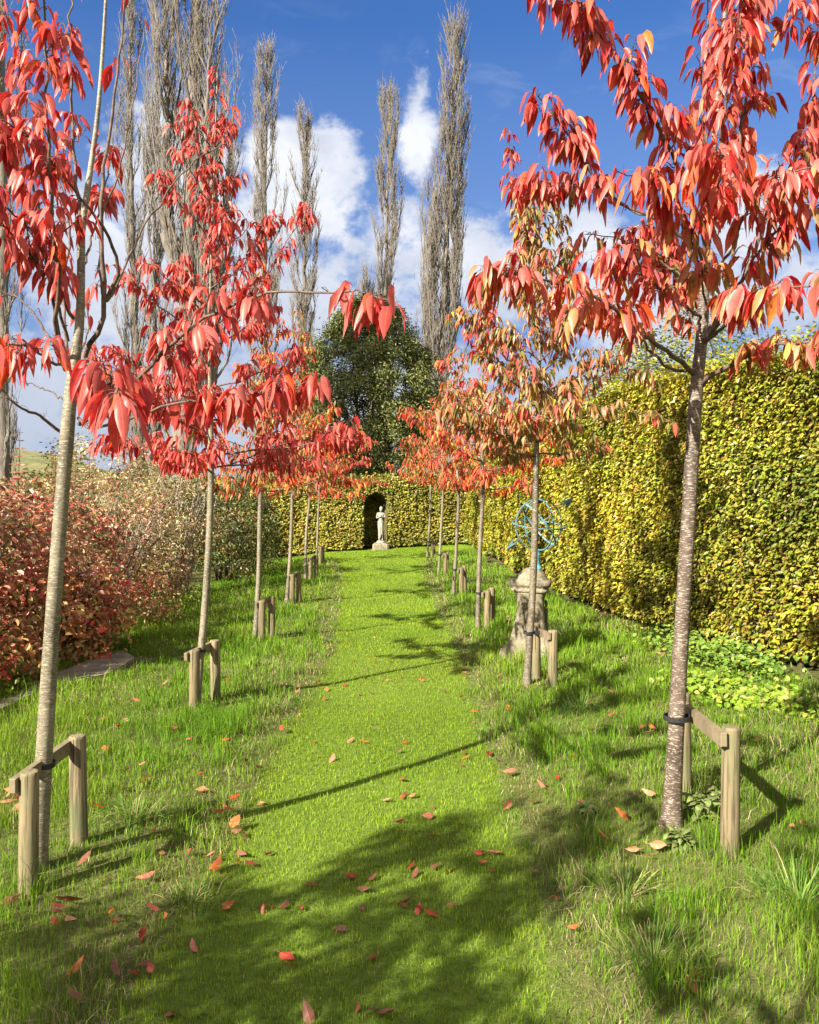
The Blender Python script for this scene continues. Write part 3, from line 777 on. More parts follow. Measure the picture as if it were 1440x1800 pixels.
a1, a2 = G(50, 1572), G(139, 1482)
stake_frame(LB, [a1[:2], a2[:2]], (.50, .50), .039, 'timber stake frame of the nearest left tree, its near post darkest and largest', stem_at(LB, (92, 1100, LB[1]), .45), .037, -1, 5)
b1, b2 = G(1283, 1502), G(1203, 1398)
stake_frame(RB, [b1[:2], b2[:2]], (.545, .52), .039, 'timber stake frame beside the nearest right tree with a slanting rail', stem_at(RB, (1193, 1200, RB[1]), .5), .05, -1, 6)
names = ['second left tree', 'third left tree', 'fourth left tree', 'fifth left tree', 'farthest left tree', 'second right tree', 'third right tree', 'fourth right tree', 'fifth right tree', 'farthest right tree']
offs = [((.035, -.2), (.11, .18)), ((.09, -.1), (.17, .14)), ((.10, -.1), (.17, .16)), ((.12, -.15), (.2, .2)), ((.12, -.15), (.16, .2)), ((.19, -.16), (.12, .24)), ((.11, -.08), (.19, .08)), ((.13, -.1), (.2, .1)), ((.14, -.15), (.2, .15)), ((.13, -.15), (.2, .15))]
for i in range(10):
    b = BASES[i]; (dx1, dy1), (dx2, dy2) = offs[i]
    st = stem_at(b, (AV[i][1][0], AV[i][1][1], b[1]), .42)
    stake_frame(b, [(b[0] + dx1, b[1] + dy1), (b[0] + dx2, b[1] + dy2)], (.46, .48), .041, 'short timber stake frame at the foot of the ' + names[i], st, .036, -1, 20 + i * 3)

# ------------------------------------------------------------------ hedges
PAL_HEDGE = [(3.4, (.44, .42, .035)), (3.2, (.29, .35, .03)), (2.2, (.54, .47, .06)), (1.4, (.17, .22, .022)), (.9, (.48, .31, .06)), (.4, (.34, .18, .06))]
PAL_FHEDGE = [(3, (.40, .38, .05)), (3, (.27, .32, .04)), (2.4, (.48, .41, .08)), (1.0, (.18, .22, .03)), (.7, (.42, .28, .06))]

def hedge_wall(name, label, line, ztop, pal, seed, leafL, dens, thick=.9, niche=None, group=None, hscale=1.0, stems=True):
    """line(s)-> (x,y) along the visible face, normal (nx,ny) towards viewer; builds face, top and back"""
    r = np.random.default_rng(seed)
    pts = np.array(line, float); seg = np.linalg.norm(np.diff(pts, axis=0), axis=1); S = np.concatenate([[0], np.cumsum(seg)]); Lt = S[-1]
    def at(s):
        return np.stack([np.interp(s, S, pts[:, 0]), np.interp(s, S, pts[:, 1])], -1)
    def nrm(s):
        a = at(np.clip(s - .2, 0, Lt)); b = at(np.clip(s + .2, 0, Lt)); t = norm(b - a)
        return np.stack([-t[..., 1], t[..., 0]], -1)       # left of travel direction
    def bulge(s, z):
        return .46 * (fbm(s * .75, z * .28, seed + 1, 3) - .45) + .16 * (fbm(s * 3.1, z * 1.4, seed + 2, 3) - .45) + .05 * (vnoise(s * 9, z * 7, seed + 3) - .5)
    def top(s): return ztop(s) + .22 * (fbm(s * 1.2, 0 * s, seed + 5, 3) - .45)
    o0 = np.array([*at(np.array(0.0)), 0.0]); root = thing(name, o0, label, 'hedge', group)
    # core
    mb = MB(); ns_, nz = int(Lt / .25), 12
    s = np.linspace(0, Lt, ns_); rows = []
    for k in range(nz + 1):
        z = .02 + (top(s) - .10) * k / nz
        inset = .17 + (.10 if k == 0 else 0)
        p = at(s) + nrm(s) * (bulge(s, z) - inset)[:, None]
        if niche is not None:
            p = p - nrm(s) * (niche(s, z) * 1.0)[:, None]
        g = gz(p[:, 0], p[:, 1]); rows.append(np.concatenate([p, (z + g)[:, None]], 1))
    for off in (thick * .5, thick):
        p = at(s) - nrm(s) * off; rows.append(np.concatenate([p, (top(s) - .1 + gz(p[:, 0], p[:, 1]))[:, None]], 1))
    p = at(s) - nrm(s) * thick; rows.append(np.concatenate([p, 0 * s[:, None] - .1], 1))
    Rw = np.array(rows); i = np.arange(Rw.shape[0] * ns_).reshape(-1, ns_)
    mb.add(Rw.reshape(-1, 3), np.stack([i[:-1, :-1], i[:-1, 1:], i[1:, 1:], i[1:, :-1]], -1).reshape(-1, 4))
    for e in (0, -1):
        col_ = i[:, e]; cc = len(mb.v)
        V = Rw[:, e]; mb.add(np.concatenate([[V.mean(0)], V]), t=[(0, k + 1, k + 2) for k in range(len(V) - 1)])
    # leaves
    lm = MB(); n = int(Lt * 3 * dens)
    s = r.uniform(0, Lt, n); zt = top(s)
    P2 = at(s); dist = np.hypot(P2[:, 0], P2[:, 1])
    keep = r.random(n) < np.clip(9.0 / np.maximum(dist, 1), .55, 1); s = s[keep]; n = len(s); zt = top(s); dist = dist[keep]
    z = r.uniform(.03, 1, n) ** .95 * zt
    dep = np.abs(r.normal(0, .07, n)) + .0
    low = np.clip(.35 - z, 0, 1) * r.random(n) * .25
    nn = nrm(s); p = at(s) + nn * (bulge(s, z) - dep - low)[:, None]
    if niche is not None: p = p - nn * (niche(s, z) * 1.0)[:, None]
    P = np.concatenate([p, (z + gz(p[:, 0], p[:, 1]))[:, None]], 1)
    Nf = norm(np.concatenate([nn * .75, np.full((n, 1), .95)], 1) + r.normal(0, .42, (n, 3)))
    sc = leafL * np.clip(dist / 9.0, 1, 1.9)
    def colr(P, s, z, n):
        c = pick(r, n, pal); f = fbm(s * 1.6, z * 1.6, seed + 9, 3)
        g = fbm(s * .5 + 7, z * .7, seed + 12, 3)
        c = c * (.42 + .85 * f)[:, None]
        return c * np.stack([.62 + .80 * g, .80 + .36 * g, np.ones(n)], 1)
    ovals(lm, P, Nf, sc * r.uniform(.65, 1.2, n), sc * .6 * r.uniform(.8, 1.2, n), colr(P, s, z, n), r)
    # top leaves
    m = int(Lt * thick * dens * .8); s = r.uniform(0, Lt, m); q = r.uniform(-.05, thick, m); p = at(s) - nrm(s) * q[:, None]
    sh = np.abs(r.normal(0, .06, m)) * (r.random(m) < .3)
    P = np.concatenate([p, (top(s) + .02 + sh * 2 + gz(p[:, 0], p[:, 1]))[:, None]], 1); dist = np.hypot(p[:, 0], p[:, 1]); sc = leafL * np.clip(dist / 9.0, 1, 1.9)
    ovals(lm, P, norm(np.array([0, 0, 1.]) + r.normal(0, .5, (m, 3))), sc * r.uniform(.65, 1.2, m), sc * .6, colr(P, s, 0 * s + 2, m), r)
    # loose sprigs sticking out of the face and the top edge
    k = int(Lt * 5); s = r.uniform(0, Lt, k); z = r.uniform(.3, 1.0, k) * top(s); tp = r.random(k) < .4; z = np.where(tp, top(s), z)
    nn = nrm(s); pz_ = at(s); b0 = np.concatenate([pz_ + nn * (bulge(s, z) - .03)[:, None], (z + gz(pz_[:, 0], pz_[:, 1]))[:, None]], 1)
    if niche is not None:
        ok = niche(s, z) < .05; s, z, nn, b0, tp = s[ok], z[ok], nn[ok], b0[ok], tp[ok]; k = len(s)
    dr = norm(np.concatenate([nn * np.where(tp, .3, 1)[:, None], np.where(tp, 1.2, .5)[:, None]], 1) + r.normal(0, .3, (k, 3)))
    ln = r.uniform(.06, .18, k); t = np.linspace(0, 1, 4)
    pl = b0[:, None] + dr[:, None] * (t[None, :, None] * ln[:, None, None])
    sm = mb; tubes(sm, pl, np.broadcast_to([.003, .0025, .002, .0015], (k, 4)), 3)
    for j in range(1, 4):
        for _ in range(2):
            Pj = pl[:, j] + r.normal(0, .02, (k, 3)); dist = np.hypot(Pj[:, 0], Pj[:, 1]); sc = leafL * np.clip(dist / 9.0, 1, 1.9)
            ovals(lm, Pj, norm(dr + r.normal(0, .6, (k, 3))), sc * .9, sc * .55, pick(r, k, pal) * 1.1, r)
    lm.build('foliage', M['hedge_leaf'], root, False, o0)
    if stems:
        s = np.arange(.2, Lt, .42) + r.normal(0, .06, len(np.arange(.2, Lt, .42))); s = np.clip(s, 0, Lt)
        if niche is not None: s = s[niche(s, 0 * s + .5) < .05]
        p = at(s) - nrm(s) * .16; k = len(s); zz = np.array([-.05, .25, .55])
        tr3 = np.stack([np.concatenate([p + r.normal(0, .03, p.shape), (gz(p[:, 0], p[:, 1]) + a)[:, None]], 1) for a in zz], 1)
        tubes(sm, tr3, np.broadcast_to([.026, .021, .018], (k, 3)), 6)
    mb.build('inner_twigs', M['core'], root, False, o0)
    return root

ys = np.linspace(1.2, 31.5, 40)
rl = np.stack([hedge_x(ys), ys], 1)          # travelling away: left normal points to -x (viewer side)
def rtop(s):
    return np.interp(s, [0, 5, 9, 14, 30], [2.42, 2.55, 2.95, 2.9, 2.75])
hedge_wall('beech_hedge', 'tall yellow-green beech hedge running along the right side of the lawn', rl, rtop, PAL_HEDGE, 71, .053, 1950, 1.1, group=None)

stat = G(668, 966); yw = stat[1] - .12
Bp = np.array([2.35, yw + .5, 0.]); Aw = np.array([-7.4, yw - .35]); fl = np.linspace(0, 1, 30)[:, None]
far_line = Bp[:2][None] * (1 - fl) + Aw[None] * fl   # travel right->left so the left normal faces the viewer
segv = norm(Aw - Bp[:2]); s_st = float(np.dot(stat[:2] - Bp[:2], segv))
def niche(s, z):
    w = .40; u = np.abs(np.asarray(s, float) - (s_st + .14)) / w
    hgt = 1.48 + .40 * np.sqrt(np.clip(1 - u ** 2, 0, 1))
    return sstep(1.08, .92, u) * sstep(hgt + .06, hgt - .04, z)
hedge_wall('clipped_hedge', 'clipped yellow-green hedge across the end of the lawn with an arched niche', far_line, lambda s: 2.32 + 0 * np.asarray(s), PAL_FHEDGE, 72, .052, 900, 1.5, niche=niche)

# ------------------------------------------------------------------ statue in the niche
def lathe(mb, org, prof, k=24, fn=None):
    th = np.arange(k) / k * 2 * pi; rows = []
    for r_, z in prof:
        rr = r_ if fn is None else fn(r_, z, th)
        rows.append(np.stack([org[0] + rr * np.cos(th), org[1] + rr * np.sin(th), org[2] + z + 0 * th], 1))
    V = np.array(rows); i = np.arange(len(prof) * k).reshape(-1, k)
    mb.add(V.reshape(-1, 3), np.stack([i[:-1], np.roll(i[:-1], -1, 1), np.roll(i[1:], -1, 1), i[1:]], -1).reshape(-1, 4))
    mb.add(np.concatenate([[V[-1].mean(0)], V[-1]]), t=[(0, j + 1, (j + 1) % k + 1) for j in range(k)])

def build_statue():
    o = np.array([stat[0] + .03, stat[1] + .10, float(gz(stat[0], stat[1]))])
    root = thing('statue', o, 'weathered pale stone statue of a draped standing woman in the arched hedge niche', 'statue')
    mb = MB()
    for (w, z0, z1) in ((.30, -.05, .19), (.25, .188, .225)):
        k = 28; T = np.arange(k) / k * 2 * pi
        sq = w / np.maximum(np.abs(np.cos(T)), np.abs(np.sin(T))) * .92; sq = np.minimum(sq, w * 1.18)
        r = np.random.default_rng(3); sq = sq * (1 + r.normal(0, .012, k))
        rows = [np.stack([o[0] + sq * f * np.cos(T), o[1] + sq * f * np.sin(T), o[2] + z + 0 * T], 1) for z, f in ((z0, 1.04), (z1 - .02, 1.0), (z1, .95))]
        V = np.array(rows); i = np.arange(3 * k).reshape(3, k)
        mb.add(V.reshape(-1, 3), np.stack([i[:-1], np.roll(i[:-1], -1, 1), np.roll(i[1:], -1, 1), i[1:]], -1).reshape(-1, 4))
        mb.add(np.concatenate([[V[-1].mean(0)], V[-1]]), t=[(0, j + 1, (j + 1) % k + 1) for j in range(k)])
    mb.build('plinth', M['stone'], root, False, o)
    mb = MB(); lathe(mb, o + np.array([0, 0, .22]), [(.15, 0), (.155, .03), (.13, .05), (.12, .075), (.115, .08)]); mb.build('base', M['statue'], root, True, o)
    # figure 1.12 m: skinned skeleton, contrapposto, arms folded on the chest
    z0 = .30; S = 1.16 / 7.6
    V = {}; E = []; R = {}
    def v(n, x, y, z, r, par=None):
        V[n] = (x * S, y * S, z0 + z * S); R[n] = r * S
        if par: E.append((par, n))
    v('pel', .05, 0, 3.95, .62)
    v('wai', .02, 0, 4.6, .47, 'pel'); v('rib', -.02, -.03, 5.2, .58, 'wai'); v('che', -.03, 0, 5.75, .60, 'rib'); v('nk0', 0, .02, 6.2, .30, 'che'); v('nk', .03, -.02, 6.5, .22, 'nk0')
    v('h0', .05, -.06, 6.78, .34, 'nk'); v('h1', .06, -.04, 7.1, .41, 'h0'); v('h2', .06, .02, 7.4, .33, 'h1'); v('bun', .06, .30, 7.3, .20, 'h2')
    for sx, n in ((-1, 'l'), (1, 'r')):
        v('sh' + n, sx * .72, .03, 5.95, .27, 'che')
        v('el' + n, sx * .92, -.12 - (.1 if sx > 0 else 0), 4.95, .20, 'sh' + n)
        v('wr' + n, sx * .28, -.66, 5.35 + (.15 if sx > 0 else -.1), .13, 'el' + n)
        v('ha' + n, -sx * .02, -.72, 5.5 + (.2 if sx > 0 else -.1), .12, 'wr' + n)
        kx = .42 if sx > 0 else -.34
        v('hp' + n, sx * .36, 0, 3.6, .47, 'pel')
        v('kn' + n, kx * .8, -.12 - (.22 if sx < 0 else 0), 2.1, .29, 'hp' + n)
        v('cf' + n, kx * .75, .02, 1.5, .27, 'kn' + n)
        v('an' + n, kx * .7, .06, .35, .15, 'cf' + n)
        v('ft' + n, kx * .8, -.42, .12, .15, 'an' + n)
    names_ = list(V); me = bpy.data.meshes.new('figure'); me.from_pydata([V[n] for n in names_], [(names_.index(a), names_.index(b)) for a, b in E], [])
    fo = bpy.data.objects.new('figure', me); COL.objects.link(fo); fo.parent = root; me.materials.append(M['statue'])
    md = fo.modifiers.new('Skin', 'SKIN'); md.use_smooth_shade = True
    sv = me.skin_vertices[0].data
    for i, n in enumerate(names_): sv[i].radius = (R[n], R[n]); sv[i].use_root = (n == 'pel')
    sb = fo.modifiers.new('Sub', 'SUBSURF'); sb.levels = 2; sb.render_levels = 2
    # drapery: folded cloth from the hips to the shins, longer on the left
    mb = MB(); k = 40; T = np.arange(k) / k * 2 * pi; rows = []
    for j, z in enumerate(np.linspace(4.35, .9, 14)):
        f = (4.35 - z) / 3.45
        rr = (.70 - .22 * f) * (1 + .10 * np.sin(T * 7 + z * .9) * (.3 + f) + .05 * np.sin(T * 13 - z))
        zz = z + .9 * f * np.cos(T) * .8
        rows.append(np.stack([(rr * np.cos(T) * (1.0) - .08 * f + .03) * S, (rr * np.sin(T) * .85 - .03) * S, z0 + zz * S], 1))
    V2 = np.array(rows); i = np.arange(14 * k).reshape(14, k)
    mb.add(V2.reshape(-1, 3), np.stack([i[1:], np.roll(i[1:], -1, 1), np.roll(i[:-1], -1, 1), i[:-1]], -1).reshape(-1, 4))
    mb.build('drapery', M['statue'], root, True)
build_statue()

# ------------------------------------------------------------------ pedestal and armillary sphere
PD = G(936, 1152)
def build_pedestal():
    o = np.array([PD[0], PD[1], PD[2] - .02])
    root = thing('stone_pedestal', o, 'weathered stone baroque pedestal with spreading scroll feet standing beside the hedge', 'pedestal')
    prof = [(.17, .15, -.06), (.18, .165, .0), (.18, .165, .05), (.165, .165, .09), (.15, .13, .13), (.145, .10, .18), (.14, .085, .26), (.135, .065, .36), (.13, .05, .46), (.128, .042, .54), (.135, .042, .60), (.15, .045, .64), (.152, .045, .655)]
    k = 72; T = np.arange(k) / k * 2 * pi
    cf = (.5 + .5 * np.cos(3 * (T - pi))) ** 2.2
    def ringz(r0, rc, z, n=0):
        r = np.random.default_rng(int(z * 1000) + 77)
        rr = (r0 + rc * cf) * (.90 if z > .15 else .95)
        if z < .2: rr = rr * (1 + .05 * np.sin(T * 24) * cf)
        rr = rr * (1 + r.normal(0, .006, k))
        return np.stack([o[0] + rr * np.cos(T), o[1] + rr * np.sin(T), o[2] + z + 0 * T], 1)
    def stack(pr, name):
        mb = MB(); V = np.array([ringz(a, b, z) for a, b, z in pr]); i = np.arange(len(pr) * k).reshape(-1, k)
        mb.add(V.reshape(-1, 3), np.stack([i[:-1], np.roll(i[:-1], -1, 1), np.roll(i[1:], -1, 1), i[1:]], -1).reshape(-1, 4))
        mb.add(np.concatenate([[V[-1].mean(0)], V[-1]]), t=[(0, j + 1, (j + 1) % k + 1) for j in range(k)])
        return mb.build(name, M['stone'], root, True, o)
    stack(prof, 'body')
    stack([(.15, .05, .655), (.175, .06, .668), (.178, .06, .69), (.165, .055, .70), (.195, .06, .72), (.21, .062, .735), (.21, .062, .77), (.19, .055, .785), (.165, .02, .79), (.15, .02, .83), (.12, .0, .86), (.085, 0, .885), (.06, 0, .895)], 'cap')
    for fa in (0, 2 * pi / 3, -2 * pi / 3):       # the three faces lie between the corners at 180, +-60
        mb = MB()
        for sgn in (-1, 1):
            t = np.linspace(0, 2.6 * pi, 40); rad_ = .034 * (1 - t / (2.9 * pi))
            u = sgn * (.030 + 0) + sgn * rad_ * np.cos(t) * .8; z = .53 + rad_ * np.sin(t) * 1.3
            rr = np.interp(z, [.3, .6, .7], [.140, .137, .14])
            tubes(mb, np.stack([o[0] + rr * cos(fa) - u * sin(fa), o[1] + rr * sin(fa) + u * cos(fa), o[2] + z], 1), np.full(40, .0065), 6)
            t = np.linspace(0, 1, 16); u = sgn * (.055 - .05 * t); z = .50 - .30 * t
            rr = np.interp(z, [.18, .3, .6], [.150, .141, .135])
            tubes(mb, np.stack([o[0] + rr * cos(fa) - u * sin(fa), o[1] + rr * sin(fa) + u * cos(fa), o[2] + z], 1), np.linspace(.009, .005, 16), 6)
        z = np.linspace(.16, .46, 12); rr = np.interp(z, [.16, .46], [.150, .136])
        tubes(mb, np.stack([o[0] + rr * cos(fa), o[1] + rr * sin(fa), o[2] + z], 1), .012 * np.sin(np.linspace(.25, 2.9, 12)) + .003, 6)
        mb.build('carved_scroll', M['stone'], root, True, o)

    r2 = np.array([PD[0] + .035, PD[1], o[2] + .885])
    ar = thing('armillary_sphere', r2, 'blue-green verdigris armillary sphere sundial on top of the stone pedestal', 'sundial')
    mb = MB(); lathe(mb, r2, [(.065, -.005), (.068, .012), (.05, .03), (.043, .05), (.040, .11), (.046, .15), (.030, .17), (.02, .185), (.016, .20)], 20); mb.build('stem', M['verdigris_bright'], ar, True, r2)
    c = np.array([r2[0] + .03, r2[1], 1.65 - (922 - 880) / F * PD[1]]); Rr = .258
    def ring(n, R, w, t, cc, name, mat, k=72):
        n = norm(np.array(n, float)); a = norm(np.cross(n, [0.01, .02, 1.0])); b = np.cross(n, a)
        th = np.arange(k) / k * 2 * pi
        e = a * np.cos(th)[:, None] + b * np.sin(th)[:, None]
        V = np.stack([cc + e * (R + i * t / 2) + n * (j * w / 2) for i, j in ((-1, -1), (1, -1), (1, 1), (-1, 1))], 1)
        i = np.arange(k * 4).reshape(k, 4); nx_ = np.roll(i, -1, 0)
        q = np.concatenate([np.stack([i[:, m], i[:, (m + 1) % 4], nx_[:, (m + 1) % 4], nx_[:, m]], -1) for m in range(4)])
        mb = MB(); mb.add(V.reshape(-1, 3), q); mb.build(name, mat, ar, False, r2)
    axis = norm(np.array([.80, .12, .60]))
    ring((.35, -.94, .0), Rr, .014, .008, c, 'meridian_ring', M['verdigris'])
    ring((.07, -.13, 1), Rr * 1.03, .010, .012, c, 'horizon_ring', M['verdigris'])
    ring(axis, Rr * .97, .018, .005, c, 'equatorial_band', M['verdigris'])
    ring((.90, .42, .05), Rr * .985, .012, .010, c, 'colure_ring', M['verdigris'])
    mb = MB(); tubes(mb, np.stack([c - axis * .36, c, c + axis * .34]), np.full(3, .0045), 6)
    pr = norm(np.cross(axis, [0, 1, .0])); 
    for s in (pr, norm(np.cross(axis, pr))):     # tail vanes and arrow head
        for pts in (([-.42, 0], [-.33, .035], [-.29, .035], [-.35, 0]), ([-.42, 0], [-.35, 0], [-.29, -.035], [-.33, -.035]), ([.33, .045], [.45, 0], [.33, -.045], [.35, 0])):
            V = np.array([c + axis * a + s * b for a, b in pts]); tn = norm(np.cross(axis, s)) * .002
            mb.add(np.concatenate([V - tn, V + tn]), [(0, 1, 2, 3), (7, 6, 5, 4), (0, 4, 5, 1), (1, 5, 6, 2), (2, 6, 7, 3), (3, 7, 4, 0)])
    mb.build('gnomon_arrow', M['verdigris'], ar, False, r2)
build_pedestal()

# ------------------------------------------------------------------ shrubs
def shrub(name, label, cat, c, rad, h, pal, n, leafL, seed, nstem=14, stem_mat='dark_stem', stem_r=.014, mat='hedge_leaf', zlow=.05, clump=.13, group='shrubs along the left border', aspect=.55, stem_top=.9, twigs=420, droop=None):
    r = np.random.default_rng(seed); z0 = float(gz(c[0], c[1])); o = np.array([c[0], c[1], z0]); root = thing(name, o, label, cat, group)
    sm = MB(); t = np.linspace(0, 1, 7)
    az = r.uniform(0, 2 * pi, nstem); rr_ = r.uniform(.15, .75, nstem) * rad; hh = h * r.uniform(.65, stem_top, nstem)
    st = o + np.stack([np.cos(az)[:, None] * (.10 * rad + rr_[:, None] * t ** 1.3), np.sin(az)[:, None] * (.10 * rad + rr_[:, None] * t ** 1.3), hh[:, None] * t - .05 * (t == 0)], -1)
    st[:, 1:] += r.normal(0, .03, (nstem, 6, 3))
    tubes(sm, st, np.linspace(1, .35, 7)[None] * stem_r * r.uniform(.6, 1.2, (nstem, 1)), 5)
    k = twigs; i = r.integers(0, nstem, k); j = r.integers(2, 7, k); p0 = st[i, j]
    d = norm(np.concatenate([(p0 - o)[:, :2] * .8 + r.normal(0, .4, (k, 2)), r.uniform(.2, 1.2, (k, 1))], 1)); ln = r.uniform(.15, .5, k) * min(1, rad)
    tw = p0[:, None] + d[:, None] * (np.linspace(0, 1, 4)[None, :, None] * ln[:, None, None]) + r.normal(0, .012, (k, 4, 3)) * (np.arange(4) > 0)[None, :, None]
    tubes(sm, tw, np.linspace(1, .4, 4)[None] * .0045 * np.ones((k, 1)), 3)
    sm.build('stems', M[stem_mat], root, True, o)
    lm = MB(); nc = max(10, int(n / 45)); 
    ph = r.uniform(0, 2 * pi, nc); u = r.uniform(zlow, 1, nc); fr = r.uniform(.45, 1.0, nc) ** .5
    prof = np.sqrt(np.clip(1 - (np.clip(u - .45, 0, 1) / .62) ** 2, 0.04, 1)) * (.80 + .2 * np.minimum(u / .3, 1))
    lob = .85 + .35 * fbm(ph * 1.3, u * 2.2, seed, 2)
    C = o + np.stack([np.cos(ph) * rad * prof * fr * lob, np.sin(ph) * rad * prof * fr * lob, u * h * lob], 1)
    ci = r.integers(0, nc, n); P = C[ci] + r.normal(0, clump, (n, 3)) * np.array([1, 1, .75])
    P[:, 2] = np.maximum(P[:, 2], z0 + .03)
    Nf = norm((P - o) * np.array([1, 1, .6]) * .5 + np.array([0, 0, .35]) + r.normal(0, .55, (n, 3)))
    cc = pick(r, n, pal); ck = pick(r, nc, pal)[ci]; cc = np.where((r.random(n) < .6)[:, None], ck * r.uniform(.8, 1.2, (n, 1)), cc) * (.6 + .7 * r.random(nc))[ci][:, None]
    L = leafL * r.uniform(.6, 1.25, n)
    ovals(lm, P, Nf, L, L * aspect * r.uniform(.8, 1.2, n), cc, r)
    lm.build('foliage', M[mat], root, False, o)
    return root

PINKS = [(3.5, (.54, .23, .13)), (2.6, (.36, .12, .085)), (2.2, (.50, .30, .18)), (2.2, (.42, .30, .12)), (2.0, (.22, .20, .06)), (1.0, (.48, .08, .06)), (1.0, (.58, .45, .28))]
LOWRED = [(3.6, (.60, .27, .10)), (2, (.58, .09, .07)), (2, (.56, .42, .15)), (2.2, (.26, .30, .07)), (2, (.40, .22, .08)), (1, (.55, .24, .2))]
BROWNS = [(3, (.42, .34, .16)), (2, (.56, .46, .26)), (2, (.24, .20, .07)), (1.5, (.42, .20, .12)), (1, (.16, .17, .05))]
DARKG = [(3, (.065, .10, .02)), (2, (.11, .15, .03)), (1, (.2, .19, .05)), (.6, (.25, .15, .05))]
OLIVES = [(3, (.14, .15, .04)), (2, (.22, .20, .06)), (1, (.30, .22, .09)), (1, (.09, .12, .03))]
shrub('shrub', 'pinkish red shrub with pale curled leaves at the left edge of the picture', 'shrub', (-4.25, 7.6), 1.0, 1.75, PINKS, 6200, .070, 401, 16)
shrub('shrub', 'dusky red shrub behind the nearest left stem', 'shrub', (-4.35, 9.3), 1.1, 1.82, PINKS, 6400, .068, 402, 16)
shrub('shrub', 'low crimson and orange shrub spilling onto the grass between the first two left stems', 'shrub', (-3.75, 8.7), .72, 1.0, LOWRED, 3000, .08, 403, 10, clump=.12)
shrub('shrub', 'rusty red shrub with brown stems left of the second left stem', 'shrub', (-4.15, 11.2), 1.05, 1.8, PINKS + [(3, (.30, .24, .08))], 5600, .06, 404, 18)
shrub('shrub', 'low orange and yellow leaved shrub at the left picture edge above the paved strip', 'shrub', (-4.1, 7.0), .8, .75, LOWRED + [(3, (.3, .36, .07))], 2600, .07, 405, 10, clump=.12)
shrub('shrub', 'buff and brown thinning shrub with seed heads behind the red shrubs', 'shrub', (-4.7, 13.2), 1.25, 2.2, BROWNS, 6000, .06, 406, 26, 'pale_stem')
shrub('shrub', 'multi-stemmed shrub with pale bare upright stems just left of the second left tree', 'shrub', (-4.1, 14.6), .95, 2.35, BROWNS + OLIVES, 3600, .055, 407, 26, 'pale_stem', .030, stem_top=1.0, zlow=.35, twigs=420)
shrub('shrub', 'dark green shrub right of the second left stem', 'shrub', (-3.95, 17.6), 1.15, 2.25, DARKG, 7000, .07, 408, 18)
shrub('shrub', 'dark green and bronze shrub closing the left border before the far hedge', 'shrub', (-4.75, 21.2), 1.35, 2.3, DARKG, 7000, .07, 409, 18)
shrub('shrub', 'olive coloured shrub rising behind the pale stemmed shrub', 'shrub', (-6.2, 17.0), 1.7, 2.9, OLIVES + BROWNS, 7000, .075, 410, 20)
shrub('shrub', 'green shrub behind the dusky red shrub on the skyline', 'shrub', (-6.3, 12.8), 1.5, 2.05, OLIVES, 5600, .08, 411, 18)
shrub('shrub', 'low olive green shrub far left on the skyline beneath the hills', 'shrub', (-8.6, 16.5), 2.0, 2.1, OLIVES, 6000, .09, 412, 18)
shrub('shrub', 'broad brown-green shrub behind the buff shrub', 'shrub', (-8.0, 21.5), 2.4, 2.7, OLIVES + BROWNS, 7000, .10, 413, 18)
shrub('shrub', 'dark green shrub filling the left end of the far hedge', 'shrub', (-7.4, 25.5), 2.0, 2.6, DARKG + OLIVES, 6500, .10, 414, 18)

# tall leafy stalks that stand above the shrubs
def stalk(px, top, base, dd, label, seed):
    r = np.random.default_rng(seed); tp = W(px, top, dd); z0 = float(gz(tp[0], dd)); o = np.array([tp[0], dd, z0])
    root = thing('tall_stalk', o, label, 'plant', 'tall leafy stalks above the red shrubs'); mb, lm = MB(), MB()
    ln = spline([[o[0] + .05, dd, z0 - .03], [o[0] - .02, dd, (z0 + tp[2]) / 2], [tp[0], dd, tp[2]]], 12)
    tubes(mb, ln, np.linspace(.009, .003, 12), 5)
    n = 0; zs = np.arange(tp[2] - .02, base, -.085)
    for q, z in enumerate(zs):
        x = np.interp(z, ln[:, 2], ln[:, 0]); k = 5; az = np.arange(k) / k * 2 * pi + q * .9
        D = np.stack([np.cos(az), np.sin(az), .25 + 0 * az], 1); f = min(1, .45 + q * .12)
        col = np.where(q < 2, 1, 0) * np.array([.20, .20, .08]) + np.where(q < 2, 0, 1) * np.array([.34, .17, .10])
        leaves(lm, np.tile([x, dd, z], (k, 1)), norm(D), .10 * f * r.uniform(.8, 1.2, k), .045 * f, .35, np.tile(col, (k, 1)) * r.uniform(.8, 1.2, (k, 1)), r, 5)
    mb.build('stem', M['dark_stem'], root, True, o); lm.build('foliage', M['leaf_far'], root, False, o)
stalk(35, 757, 1.75, 8.8, 'tallest leafy stalk against the sky at the far left', 1)
stalk(98, 797, 1.75, 9.0, 'leafy stalk just left of the nearest left stem', 2)
stalk(134, 792, 1.75, 9.6, 'leafy stalk just right of the nearest left stem', 3)
stalk(158, 792, 1.75, 9.8, 'rightmost leafy stalk above the red shrubs', 4)

# tree beyond the right hedge
shrub('bushy_tree', 'finely leaved green tree rising behind the beech hedge at the right', 'tree', (4.6, 14.2), 1.9, 4.75, [(3, (.15, .19, .03)), (2, (.24, .25, .05)), (1, (.32, .28, .06)), (1, (.09, .12, .02))], 14000, .075, 420, 20, group='trees beyond the hedges', stem_r=.04, clump=.22, zlow=.3)
shrub('bushy_tree', 'small green tree showing above the beech hedge at the right edge', 'tree', (7.3, 15.0), 1.7, 3.9, [(3, (.12, .17, .03)), (2, (.22, .22, .05))], 9000, .08, 421, 16, group='trees beyond the hedges', stem_r=.04, clump=.22, zlow=.3)

